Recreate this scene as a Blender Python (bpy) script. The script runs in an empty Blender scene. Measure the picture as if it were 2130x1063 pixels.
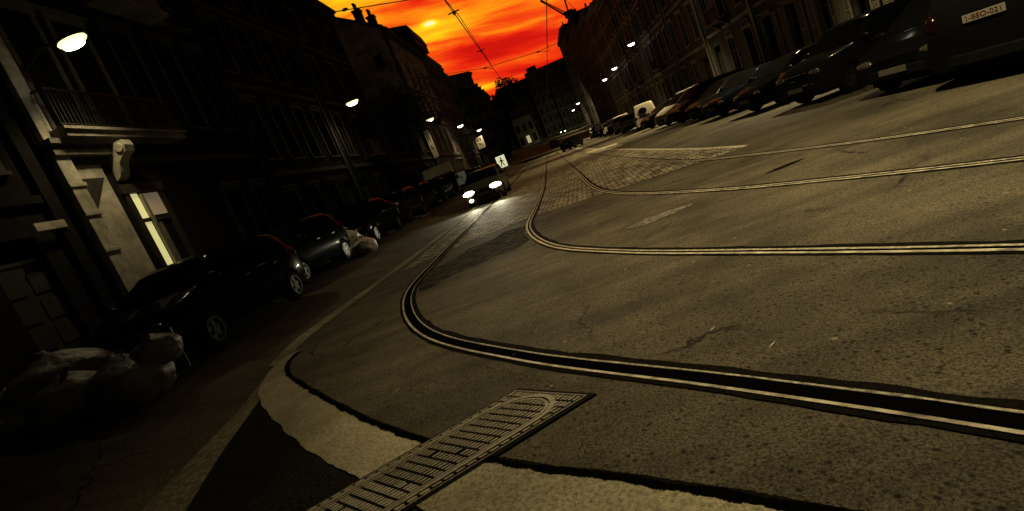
import bpy, bmesh, math, random
from math import sin, cos, pi, radians as R
from mathutils import Vector, Matrix, noise

random.seed(11)
SC = bpy.context.scene
COL = SC.collection

# ------------------------------------------------------------------ helpers
def tag(o, label=None, cat=None, group=None, kind=None):
    if label: o['label'] = label
    if cat: o['category'] = cat
    if group: o['group'] = group
    if kind: o['kind'] = kind
    return o

def empty(name, loc=(0, 0, 0), rz=0.0):
    o = bpy.data.objects.new(name, None)
    o.empty_display_size = .3
    o.location = loc
    o.rotation_euler = (0, 0, rz)
    COL.objects.link(o)
    return o

class MB:
    """collects geometry, links it as ONE mesh object"""
    def __init__(s):
        s.v = []; s.f = []
    def add(s, vs, fs):
        n = len(s.v)
        s.v += [tuple(p) for p in vs]
        s.f += [tuple(i + n for i in f) for f in fs]
        return s
    def box(s, x0, x1, y0, y1, z0, z1):
        if x0 > x1: x0, x1 = x1, x0
        if y0 > y1: y0, y1 = y1, y0
        vs = [(x0, y0, z0), (x1, y0, z0), (x1, y1, z0), (x0, y1, z0), (x0, y0, z1), (x1, y0, z1), (x1, y1, z1), (x0, y1, z1)]
        return s.add(vs, [(0, 3, 2, 1), (4, 5, 6, 7), (0, 1, 5, 4), (1, 2, 6, 5), (2, 3, 7, 6), (3, 0, 4, 7)])
    def poly(s, pts):
        return s.add(pts, [tuple(range(len(pts)))])
    def prism(s, pts, off):
        """closed polygon pts (3-D) pushed along off"""
        n = len(pts); o = Vector(off)
        vs = [Vector(p) for p in pts] + [Vector(p) + o for p in pts]
        fs = [tuple(range(n))[::-1], tuple(range(n, 2 * n))]
        fs += [(i, (i + 1) % n, n + (i + 1) % n, n + i) for i in range(n)]
        return s.add(vs, fs)
    def tube(s, pts, r, n=8, cap=True):
        pts = [Vector(p) for p in pts]
        rs = r if isinstance(r, (list, tuple)) else [r] * len(pts)
        rings = []
        for i, p in enumerate(pts):
            d = (pts[min(i + 1, len(pts) - 1)] - pts[max(i - 1, 0)]).normalized()
            a = d.orthogonal().normalized() if i == 0 else (rings_a - d * rings_a.dot(d)).normalized()
            rings_a = a
            b = d.cross(a)
            rings.append([p + (a * cos(2 * pi * k / n) + b * sin(2 * pi * k / n)) * rs[i] for k in range(n)])
        vs = [q for rg in rings for q in rg]
        fs = []
        for i in range(len(pts) - 1):
            for k in range(n):
                k2 = (k + 1) % n
                fs.append((i * n + k, i * n + k2, (i + 1) * n + k2, (i + 1) * n + k))
        if cap:
            fs.append(tuple(range(n))[::-1]); fs.append(tuple((len(pts) - 1) * n + k for k in range(n)))
        return s.add(vs, fs)
    def lathe(s, prof, c, n=20, axis='z', cap=True):
        vs = []; fs = []
        for r, h in prof:
            for k in range(n):
                a = 2 * pi * k / n
                if axis == 'z': vs.append((c[0] + r * cos(a), c[1] + r * sin(a), c[2] + h))
                elif axis == 'x': vs.append((c[0] + h, c[1] + r * cos(a), c[2] + r * sin(a)))
                else: vs.append((c[0] + r * cos(a), c[1] + h, c[2] + r * sin(a)))
        for i in range(len(prof) - 1):
            for k in range(n):
                k2 = (k + 1) % n
                fs.append((i * n + k, i * n + k2, (i + 1) * n + k2, (i + 1) * n + k))
        if cap:
            fs.append(tuple(range(n))[::-1]); fs.append(tuple((len(prof) - 1) * n + k for k in range(n)))
        return s.add(vs, fs)
    def ell(s, c, rad, nu=14, nv=8):
        prof = [(max(1e-3, sin(pi * j / nv)), -cos(pi * j / nv)) for j in range(nv + 1)]
        vs = []; fs = []
        for r, h in prof:
            for k in range(nu):
                a = 2 * pi * k / nu
                vs.append((c[0] + rad[0] * r * cos(a), c[1] + rad[1] * r * sin(a), c[2] + rad[2] * h))
        for i in range(nv):
            for k in range(nu):
                k2 = (k + 1) % nu
                fs.append((i * nu + k, i * nu + k2, (i + 1) * nu + k2, (i + 1) * nu + k))
        return s.add(vs, fs)
    def build(s, name, mat=None, parent=None, smooth=False, bevel=0.0, recalc=True):
        me = bpy.data.meshes.new(name)
        me.from_pydata(s.v, [], s.f)
        if recalc:
            bm = bmesh.new(); bm.from_mesh(me)
            bmesh.ops.recalc_face_normals(bm, faces=bm.faces[:])
            bm.to_mesh(me); bm.free()
        if smooth:
            me.polygons.foreach_set('use_smooth', [True] * len(me.polygons))
        if mat: me.materials.append(mat)
        o = bpy.data.objects.new(name, me)
        COL.objects.link(o)
        if parent is not None: o.parent = parent
        if bevel:
            m = o.modifiers.new('bevel', 'BEVEL'); m.width = bevel; m.segments = 2; m.limit_method = 'ANGLE'
        return o

def copy_tree(o, parent=None):
    c = o.copy(); COL.objects.link(c); c.parent = parent
    for ch in list(o.children): copy_tree(ch, c)
    return c

def spline(pts, step=8):
    out = []
    P = [Vector(p) for p in pts]
    for i in range(len(P) - 1):
        p0 = P[max(i - 1, 0)]; p1 = P[i]; p2 = P[i + 1]; p3 = P[min(i + 2, len(P) - 1)]
        for k in range(step):
            t = k / step
            # centripetal-ish catmull-rom with clamped tangents
            l = (p2 - p1).length
            t1 = (p2 - p0).normalized() * l if (p2 - p0).length > 0 else (p2 - p1)
            t2 = (p3 - p1).normalized() * l if (p3 - p1).length > 0 else (p2 - p1)
            h = (2*t**3 - 3*t*t + 1) * p1 + (t**3 - 2*t*t + t) * t1 + (-2*t**3 + 3*t*t) * p2 + (t**3 - t*t) * t2
            out.append(h)
    out.append(P[-1])
    return out

# ground profile: the street falls gently to the right and climbs far away
def g(x, y=0.0):
    return -0.03 * max(-11.0, min(13.0, x)) + 0.13 * max(0.0, -4.2 - max(-7.5, x)) + max(0.0, y - 85.0) * 0.042

# ------------------------------------------------------------------ materials
def mat(name, base, rough=.6, metal=0.0, coat=0.0, spec=.5):
    m = bpy.data.materials.new(name); m.use_nodes = True
    b = m.node_tree.nodes['Principled BSDF']
    b.inputs['Base Color'].default_value = (*base, 1)
    b.inputs['Roughness'].default_value = rough
    b.inputs['Metallic'].default_value = metal
    b.inputs['Coat Weight'].default_value = coat
    b.inputs['Coat Roughness'].default_value = .05
    b.inputs['Specular IOR Level'].default_value = spec
    return m

def emis(name, col, s):
    m = bpy.data.materials.new(name); m.use_nodes = True
    b = m.node_tree.nodes['Principled BSDF']
    b.inputs['Base Color'].default_value = (*col, 1)
    b.inputs['Emission Color'].default_value = (*col, 1)
    b.inputs['Emission Strength'].default_value = s
    return m

def noisy(name, stops, scale, rough=(.6, .8), bump=.2, bscale=None, detail=6, stretch=(1, 1, 1), spec=.4, metal=0, bdist=.02, mix2=None):
    """base colour from object-space noise through a ramp + fine bump"""
    m = bpy.data.materials.new(name); m.use_nodes = True
    nt = m.node_tree; N = nt.nodes; L = nt.links
    b = N['Principled BSDF']
    tc = N.new('ShaderNodeTexCoord'); mp = N.new('ShaderNodeMapping')
    mp.inputs['Scale'].default_value = stretch
    L.new(tc.outputs['Object'], mp.inputs['Vector'])
    n1 = N.new('ShaderNodeTexNoise'); n1.inputs['Scale'].default_value = scale; n1.inputs['Detail'].default_value = detail
    n1.inputs['Roughness'].default_value = .65
    L.new(mp.outputs[0], n1.inputs['Vector'])
    cr = N.new('ShaderNodeValToRGB')
    e = cr.color_ramp.elements
    e[0].position = stops[0][0]; e[0].color = (*stops[0][1], 1)
    e[1].position = stops[-1][0]; e[1].color = (*stops[-1][1], 1)
    for p, c in stops[1:-1]:
        q = e.new(p); q.color = (*c, 1)
    L.new(n1.outputs['Fac'], cr.inputs['Fac'])
    out = cr.outputs['Color']
    if mix2:   # large blotches multiply (stains / wear)
        n3 = N.new('ShaderNodeTexNoise'); n3.inputs['Scale'].default_value = mix2[0]; n3.inputs['Detail'].default_value = 5
        L.new(tc.outputs['Object'], n3.inputs['Vector'])
        r3 = N.new('ShaderNodeValToRGB')
        r3.color_ramp.elements[0].position = .35; r3.color_ramp.elements[0].color = (mix2[1],) * 3 + (1,)
        r3.color_ramp.elements[1].position = .65; r3.color_ramp.elements[1].color = (mix2[2],) * 3 + (1,)
        L.new(n3.outputs['Fac'], r3.inputs['Fac'])
        mx = N.new('ShaderNodeMixRGB'); mx.blend_type = 'MULTIPLY'; mx.inputs['Fac'].default_value = 1
        L.new(out, mx.inputs['Color1']); L.new(r3.outputs['Color'], mx.inputs['Color2'])
        out = mx.outputs['Color']
    L.new(out, b.inputs['Base Color'])
    mr = N.new('ShaderNodeMapRange'); mr.inputs['To Min'].default_value = rough[0]; mr.inputs['To Max'].default_value = rough[1]
    L.new(n1.outputs['Fac'], mr.inputs['Value']); L.new(mr.outputs[0], b.inputs['Roughness'])
    b.inputs['Specular IOR Level'].default_value = spec
    b.inputs['Metallic'].default_value = metal
    if bump:
        n2 = N.new('ShaderNodeTexNoise'); n2.inputs['Scale'].default_value = bscale or scale * 4; n2.inputs['Detail'].default_value = 4
        L.new(mp.outputs[0], n2.inputs['Vector'])
        bp = N.new('ShaderNodeBump'); bp.inputs['Strength'].default_value = bump; bp.inputs['Distance'].default_value = bdist
        L.new(n2.outputs['Fac'], bp.inputs['Height']); L.new(bp.outputs[0], b.inputs['Normal'])
    return m

def asphalt_mat():
    m = bpy.data.materials.new('asphalt'); m.use_nodes = True
    nt = m.node_tree; N = nt.nodes; L = nt.links; b = N['Principled BSDF']
    tc = N.new('ShaderNodeTexCoord')
    def nz(scale, detail, rough=.6, st=None):
        n = N.new('ShaderNodeTexNoise'); n.inputs['Scale'].default_value = scale; n.inputs['Detail'].default_value = detail
        n.inputs['Roughness'].default_value = rough
        if st:
            mp = N.new('ShaderNodeMapping'); mp.inputs['Scale'].default_value = st; mp.inputs['Rotation'].default_value = (0, 0, .35)
            L.new(tc.outputs['Object'], mp.inputs['Vector']); L.new(mp.outputs[0], n.inputs['Vector'])
        else:
            L.new(tc.outputs['Object'], n.inputs['Vector'])
        return n
    def ramp(src, p0, c0, p1, c1):
        r = N.new('ShaderNodeValToRGB'); e = r.color_ramp.elements
        e[0].position = p0; e[0].color = (*c0, 1); e[1].position = p1; e[1].color = (*c1, 1)
        L.new(src, r.inputs['Fac']); return r
    def mul(a, c, f=1.0):
        x = N.new('ShaderNodeMixRGB'); x.blend_type = 'MULTIPLY'; x.inputs['Fac'].default_value = f
        L.new(a, x.inputs['Color1']); L.new(c, x.inputs['Color2']); return x.outputs['Color']
    fine = ramp(nz(75, 5, .9).outputs['Fac'], .39, (.003, .0028, .002), .58, (.15, .133, .09))
    vp = N.new('ShaderNodeTexVoronoi'); vp.inputs['Scale'].default_value = 17; vp.inputs['Randomness'].default_value = 1
    L.new(tc.outputs['Object'], vp.inputs['Vector'])
    mid = ramp(vp.outputs['Distance'], .12, (.22, .22, .22), .26, (1, 1, 1))
    big = ramp(nz(.55, 6, .65).outputs['Fac'], .36, (.5, .5, .5), .62, (1.15, 1.12, 1.04))
    wear = ramp(nz(1.6, 4, .6, (.25, 2.2, 1)).outputs['Fac'], .38, (.68, .68, .68), .62, (1, 1, 1))
    c = mul(mul(mul(fine.outputs['Color'], mid.outputs['Color']), big.outputs['Color']), wear.outputs['Color'])
    # sparse pale chips of stone
    v = N.new('ShaderNodeTexVoronoi'); v.inputs['Scale'].default_value = 3.1; v.inputs['Randomness'].default_value = 1
    L.new(tc.outputs['Object'], v.inputs['Vector'])
    cp = ramp(v.outputs['Distance'], .045, (1, 1, 1), .06, (0, 0, 0))
    mx = N.new('ShaderNodeMixRGB'); L.new(cp.outputs['Color'], mx.inputs['Fac']); L.new(c, mx.inputs['Color1'])
    mx.inputs['Color2'].default_value = (.17, .15, .11, 1)
    # hairline cracks where the surface is tired
    ve = N.new('ShaderNodeTexVoronoi'); ve.feature = 'DISTANCE_TO_EDGE'; ve.inputs['Scale'].default_value = .55
    wn = nz(1.7, 5, .7); wa = N.new('ShaderNodeMixRGB'); wa.blend_type = 'ADD'; wa.inputs['Fac'].default_value = .5
    L.new(tc.outputs['Object'], wa.inputs['Color1']); L.new(wn.outputs['Color'], wa.inputs['Color2']); L.new(wa.outputs[0], ve.inputs['Vector'])
    ck = ramp(ve.outputs['Distance'], .004, (1, 1, 1), .011, (0, 0, 0))
    cm = ramp(nz(.45, 3).outputs['Fac'], .5, (0, 0, 0), .6, (1, 1, 1))
    cx = mul(ck.outputs['Color'], cm.outputs['Color'])
    m2 = N.new('ShaderNodeMixRGB'); L.new(cx, m2.inputs['Fac']); L.new(mx.outputs['Color'], m2.inputs['Color1']); m2.inputs['Color2'].default_value = (.008, .007, .005, 1)
    L.new(m2.outputs['Color'], b.inputs['Base Color'])
    b.inputs['Roughness'].default_value = .75; b.inputs['Specular IOR Level'].default_value = .12
    bp = N.new('ShaderNodeBump'); bp.inputs['Strength'].default_value = .75; bp.inputs['Distance'].default_value = .012
    L.new(nz(130, 3, .8).outputs['Fac'], bp.inputs['Height']); L.new(bp.outputs[0], b.inputs['Normal'])
    return m

def cobble_mat():
    m = bpy.data.materials.new('cobbles'); m.use_nodes = True
    nt = m.node_tree; N = nt.nodes; L = nt.links; b = N['Principled BSDF']
    tc = N.new('ShaderNodeTexCoord')
    mp = N.new('ShaderNodeMapping'); mp.inputs['Rotation'].default_value = (0, 0, .06)
    L.new(tc.outputs['Object'], mp.inputs['Vector'])
    dn = N.new('ShaderNodeTexNoise'); dn.inputs['Scale'].default_value = 5
    L.new(mp.outputs[0], dn.inputs['Vector'])
    dm = N.new('ShaderNodeMixRGB'); dm.blend_type = 'ADD'; dm.inputs['Fac'].default_value = .11
    L.new(mp.outputs[0], dm.inputs['Color1']); L.new(dn.outputs['Color'], dm.inputs['Color2'])
    br = N.new('ShaderNodeTexBrick')
    br.inputs['Scale'].default_value = 1.0
    br.inputs['Brick Width'].default_value = .24; br.inputs['Row Height'].default_value = .16
    br.inputs['Mortar Size'].default_value = .032; br.inputs['Mortar Smooth'].default_value = .7
    br.inputs['Color1'].default_value = (.50, .45, .31, 1); br.inputs['Color2'].default_value = (.14, .126, .086, 1)
    br.inputs['Mortar'].default_value = (.004, .004, .003, 1)
    L.new(dm.outputs[0], br.inputs['Vector'])
    n = N.new('ShaderNodeTexNoise'); n.inputs['Scale'].default_value = 2.5; n.inputs['Detail'].default_value = 6
    L.new(tc.outputs['Object'], n.inputs['Vector'])
    r = N.new('ShaderNodeValToRGB'); r.color_ramp.elements[0].position = .3; r.color_ramp.elements[0].color = (.45, .45, .45, 1)
    r.color_ramp.elements[1].position = .62; r.color_ramp.elements[1].color = (1.15, 1.12, 1.05, 1)
    L.new(n.outputs['Fac'], r.inputs['Fac'])
    x = N.new('ShaderNodeMixRGB'); x.blend_type = 'MULTIPLY'; x.inputs['Fac'].default_value = 1
    L.new(br.outputs['Color'], x.inputs['Color1']); L.new(r.outputs['Color'], x.inputs['Color2'])
    L.new(x.outputs['Color'], b.inputs['Base Color'])
    b.inputs['Roughness'].default_value = .7; b.inputs['Specular IOR Level'].default_value = .12
    iv = N.new('ShaderNodeMath'); iv.operation = 'SUBTRACT'; iv.inputs[0].default_value = 1
    L.new(br.outputs['Fac'], iv.inputs[1])
    bp = N.new('ShaderNodeBump'); bp.inputs['Strength'].default_value = 1; bp.inputs['Distance'].default_value = .08
    L.new(iv.outputs[0], bp.inputs['Height']); L.new(bp.outputs[0], b.inputs['Normal'])
    return m

def brick_mat(name, c1, c2, mortar):
    m = bpy.data.materials.new(name); m.use_nodes = True
    nt = m.node_tree; N = nt.nodes; L = nt.links; b = N['Principled BSDF']
    tc = N.new('ShaderNodeTexCoord')
    sp = N.new('ShaderNodeSeparateXYZ'); cb = N.new('ShaderNodeCombineXYZ'); ad = N.new('ShaderNodeMath')
    L.new(tc.outputs['Object'], sp.inputs[0]); L.new(sp.outputs['X'], ad.inputs[0]); L.new(sp.outputs['Y'], ad.inputs[1])
    L.new(ad.outputs[0], cb.inputs['X']); L.new(sp.outputs['Z'], cb.inputs['Y'])
    br = N.new('ShaderNodeTexBrick'); br.inputs['Scale'].default_value = 1
    br.inputs['Brick Width'].default_value = .22; br.inputs['Row Height'].default_value = .075; br.inputs['Mortar Size'].default_value = .01
    br.inputs['Color1'].default_value = (*c1, 1); br.inputs['Color2'].default_value = (*c2, 1); br.inputs['Mortar'].default_value = (*mortar, 1)
    L.new(cb.outputs[0], br.inputs['Vector'])
    n = N.new('ShaderNodeTexNoise'); n.inputs['Scale'].default_value = .9; n.inputs['Detail'].default_value = 8
    L.new(tc.outputs['Object'], n.inputs['Vector'])
    r = N.new('ShaderNodeValToRGB'); r.color_ramp.elements[0].position = .36; r.color_ramp.elements[0].color = (.35, .35, .35, 1)
    r.color_ramp.elements[1].position = .6; r.color_ramp.elements[1].color = (1, 1, 1, 1)
    L.new(n.outputs['Fac'], r.inputs['Fac'])
    x = N.new('ShaderNodeMixRGB'); x.blend_type = 'MULTIPLY'; x.inputs['Fac'].default_value = 1
    L.new(br.outputs['Color'], x.inputs['Color1']); L.new(r.outputs['Color'], x.inputs['Color2'])
    L.new(x.outputs['Color'], b.inputs['Base Color']); b.inputs['Roughness'].default_value = .85
    return m

M = {}
M['asphalt'] = asphalt_mat()
M['cobbles'] = cobble_mat()
M['concrete'] = noisy('worn concrete', [(.34, (.14, .125, .08)), (.47, (.26, .235, .15)), (.62, (.38, .345, .225))], 46, (.8, .95), .45, 90, detail=9, mix2=(.8, .45, 1.15), spec=.1)
M['concrete_band'] = noisy('dusty concrete band', [(.3, (.12, .106, .072)), (.5, (.25, .225, .15)), (.64, (.40, .36, .24))], 16, (.8, .95), .5, 60, detail=8, mix2=(.9, .5, 1.05), spec=.08)
M['gutterstone'] = noisy('dimmed gutter stone', [(.3, (.07, .062, .042)), (.5, (.16, .144, .096)), (.64, (.27, .243, .16))], 20, (.8, .95), .5, 60, detail=8, mix2=(.9, .5, 1.05), spec=.08)  # darker copy of the concrete band; the light's falloff is in the colour
M['tar'] = noisy('tar', [(.3, (.002, .002, .0015)), (.7, (.009, .008, .006))], 40, (.85, .95), .5, 90, spec=.02)
M['asphalt_dark'] = noisy('near black asphalt', [(.36, (.002, .002, .0015)), (.5, (.011, .010, .007)), (.66, (.034, .03, .021))], 70, (.85, .95), .5, 90, mix2=(.7, .6, 1.1), spec=.03)
M['smudge'] = noisy('oily tar smudge', [(.36, (.004, .0035, .003)), (.5, (.02, .018, .013)), (.62, (.07, .062, .042))], 5, (.85, .95), .5, 90, detail=9, stretch=(1, 2.5, 1), spec=.03)
M['pave'] = noisy('paving', [(.3, (.05, .045, .04)), (.7, (.10, .09, .08))], 9, (.7, .9), .3, 40)
M['kerb'] = noisy('kerb stone', [(.3, (.10, .09, .075)), (.7, (.2, .18, .15))], 12, (.6, .8), .3, 50)
M['linepaint'] = noisy('worn road paint', [(.34, (.08, .07, .05)), (.46, (.28, .25, .17)), (.6, (.46, .42, .28))], 14, (.6, .8), .3, 60, detail=9)
M['cobblepatch'] = noisy('broken patch', [(.4, (.012, .011, .008)), (.52, (.09, .08, .055)), (.66, (.22, .2, .135))], 20, (.6, .8), .9, 40)
M['steel'] = noisy('polished rail steel', [(.36, (.10, .09, .062)), (.5, (.27, .247, .17)), (.66, (.48, .44, .31))], 9, (.45, .6), .25, 80, metal=.0, spec=.3)
M['steelrough'] = noisy('worn rail lip', [(.32, (.07, .063, .045)), (.5, (.24, .22, .15)), (.65, (.42, .38, .27))], 30, (.5, .7), .4, 90, metal=.0, spec=.25)
M['groove'] = mat('rail groove', (.0015, .0015, .0012), 1.0, spec=.0)
M['iron'] = noisy('cast iron', [(.3, (.05, .045, .034)), (.55, (.14, .125, .09)), (.7, (.23, .205, .15))], 28, (.45, .7), .4, 90, metal=.4)
M['ironbar'] = noisy('worn iron bar', [(.3, (.12, .11, .08)), (.6, (.26, .235, .17))], 35, (.5, .7), .3, 90, metal=.2)
M['barconcrete'] = noisy('cement caked bar', [(.3, (.17, .15, .11)), (.6, (.31, .285, .2))], 35, (.6, .8), .3, 90)
M['pit'] = mat('drain pit', (.004, .004, .003), .9, spec=.1)
M['blackwire'] = mat('wire', (.006, .005, .005), .5)
M['ceramic'] = mat('insulator', (.02, .012, .01), .4)
M['darkmetal'] = mat('dark painted metal', (.012, .012, .012), .45)
M['stone'] = noisy('pale stone', [(.3, (.16, .145, .11)), (.65, (.30, .275, .21))], 7, (.7, .9), .3, 30, mix2=(.8, .6, 1.05))
M['stonewhite'] = noisy('white stucco', [(.3, (.36, .33, .25)), (.6, (.56, .52, .40))], 6, (.7, .9), .25, 25, mix2=(1.3, .55, 1.05))
M['render'] = noisy('grey render', [(.3, (.07, .063, .052)), (.7, (.125, .115, .095))], 4, (.8, .95), .25, 30, mix2=(.6, .6, 1.05))
M['renderdark'] = noisy('sooty render', [(.3, (.028, .025, .021)), (.7, (.06, .054, .045))], 4, (.8, .95), .25, 30, mix2=(.6, .6, 1.05))
M['jet'] = noisy('near black render', [(.3, (.008, .007, .006)), (.7, (.022, .02, .016))], 4, (.85, .95), .25, 30, mix2=(.6, .5, 1.05), spec=.1)  # near-black wall colour of the nearest left houses
M['brick'] = brick_mat('red brick', (.20, .06, .03), (.12, .038, .02), (.11, .09, .07))
M['brickdark'] = brick_mat('sooty brick', (.075, .032, .02), (.045, .022, .015), (.05, .042, .035))
M['brickpale'] = brick_mat('pale stained brick', (.58, .38, .26), (.46, .29, .19), (.42, .35, .27))
M['frame'] = noisy('painted wood frame', [(.3, (.10, .092, .075)), (.7, (.19, .175, .14))], 8, (.5, .7), .1)
M['framemid'] = noisy('grimy wood frame', [(.3, (.035, .031, .025)), (.7, (.075, .068, .052))], 8, (.6, .8), .1, spec=.15)
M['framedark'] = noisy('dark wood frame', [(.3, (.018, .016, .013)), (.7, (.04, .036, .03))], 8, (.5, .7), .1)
M['shutter'] = noisy('louvred shutter paint', [(.3, (.22, .205, .16)), (.7, (.36, .33, .26))], 6, (.5, .7), .1)
M['pane'] = mat('window glass', (.004, .004, .004), .12, spec=.25)
M['roof'] = noisy('slate roof', [(.3, (.012, .011, .012)), (.7, (.03, .028, .028))], 6, (.5, .8), .3, 20)
M['pot'] = mat('chimney pot', (.05, .025, .016), .8)
M['zinc'] = mat('zinc', (.025, .024, .022), .6, .3)
M['lampglass'] = emis('lamp bowl lit', (1, .92, .36), 2.2)
M['lamplens'] = emis('lamp tube lit', (1, .99, .86), 9)
M['lampfar'] = emis('far lamp lit', (1, .97, .72), 6)
M['headlit'] = emis('lit headlight', (1, .95, .62), 16)
M['headlit2'] = emis('lit sidelight', (1, .9, .5), 4)
M['doorlit'] = emis('lit door glass', (.86, .80, .34), .62)
M['doorlit2'] = emis('lit transom glass', (.62, .47, .30), .16)
M['winlit'] = emis('far lit window', (.85, .78, .4), .5)
M['signlit'] = emis('lit sign face', (.92, .9, .55), .75)
M['black'] = mat('black rubber', (.005, .005, .005), .8, spec=.04)
M['blacktrim'] = mat('black trim', (.004, .004, .004), .5, spec=.06)
M['rim'] = mat('alloy rim', (.02, .0185, .015), .4, .3, spec=.2)
M['carglass'] = mat('car glass', (.004, .004, .004), .08, spec=.3)
M['chrome'] = mat('chrome', (.6, .58, .52), .12, 1)
M['headglass'] = mat('unlit headlight', (.05, .047, .04), .12, .3, spec=.8)
M['tailglass'] = mat('unlit tail light', (.006, .0015, .001), .15, spec=.2)
M['plate'] = mat('licence plate', (.15, .137, .095), .5)
M['platedim'] = mat('dark licence plate', (.06, .055, .04), .6)  # darker plate colour, used on all but the readable plate
M['plateink'] = mat('plate letters', (.05, .012, .01), .5)
def paint(n, c):
    m = mat(n, c, .2, .0, .14, .05)
    m.node_tree.nodes['Principled BSDF'].inputs['IOR'].default_value = 1.1
    m.node_tree.nodes['Principled BSDF'].inputs['Coat IOR'].default_value = 1.28
    return m
for n in ('carglass', 'pane'):
    M[n].node_tree.nodes['Principled BSDF'].inputs['IOR'].default_value = 1.03
    M[n].node_tree.nodes['Principled BSDF'].inputs['Specular IOR Level'].default_value = .06
    M[n].node_tree.nodes['Principled BSDF'].inputs['Roughness'].default_value = .16
M['p_black'] = paint('black paint', (.003, .003, .003))
M['p_char'] = paint('charcoal paint', (.007, .0065, .006))
M['p_green'] = paint('dark green paint', (.003, .006, .004))
M['p_blue'] = paint('navy paint', (.003, .004, .006))
M['p_silver'] = paint('silver paint', (.22, .21, .18))
M['p_bright'] = paint('bright silver paint', (.5, .46, .36))
M['p_dusk'] = paint('dull grey paint', (.05, .046, .036))
M['p_beige'] = paint('beige paint', (.28, .245, .18))
M['p_red'] = paint('dark red paint', (.03, .005, .004))
M['p_white'] = mat('off white van paint', (.19, .165, .12), .5, 0, .1)
M['matpanel'] = mat('dull pale van panel', (.40, .345, .25), .9, spec=.0)
M['bag'] = noisy('grey bin bag plastic', [(.3, (.06, .054, .042)), (.7, (.22, .195, .15))], 4, (.45, .6), .6, 6, stretch=(1, 1, .5), bdist=.06, spec=.6)
M['bagwhite'] = noisy('white bin bag plastic', [(.3, (.34, .3, .24)), (.7, (.52, .47, .38))], 5, (.3, .5), 1.0, 7, stretch=(1, 1, .5), bdist=.05, spec=.6)
M['bark'] = noisy('bark', [(.3, (.02, .016, .012)), (.7, (.06, .05, .038))], 12, (.8, .95), .6, 20, stretch=(1, 1, .2))
M['leaf'] = noisy('leaves', [(.3, (.012, .018, .007)), (.7, (.04, .052, .02))], 3, (.6, .8), 0)
M['balcony'] = mat('balcony iron', (.012, .011, .01), .5)

# ------------------------------------------------------------------ camera
F_PX, ROLL, EYE = 1080.0, R(22.2), 1.38
PITCH, YAW = R(9.676363), R(8.11177)
def make_camera():
    c = bpy.data.cameras.new('camera'); o = bpy.data.objects.new('camera', c); COL.objects.link(o)
    c.sensor_width = 36; c.lens = 36 * F_PX / 2130; c.clip_start = .05; c.clip_end = 3000
    rt = Vector((cos(YAW), sin(YAW), 0)); fl = Vector((-sin(YAW), cos(YAW), 0)); up = Vector((0, 0, 1))
    Fw = fl * cos(PITCH) - up * sin(PITCH); U = fl * sin(PITCH) + up * cos(PITCH)
    r2 = rt * cos(ROLL) - U * sin(ROLL); u2 = rt * sin(ROLL) + U * cos(ROLL)
    m = Matrix((r2, u2, -Fw)).transposed().to_4x4(); m.translation = (0, 0, EYE)
    o.matrix_world = m
    SC.camera = o
make_camera()

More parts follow.
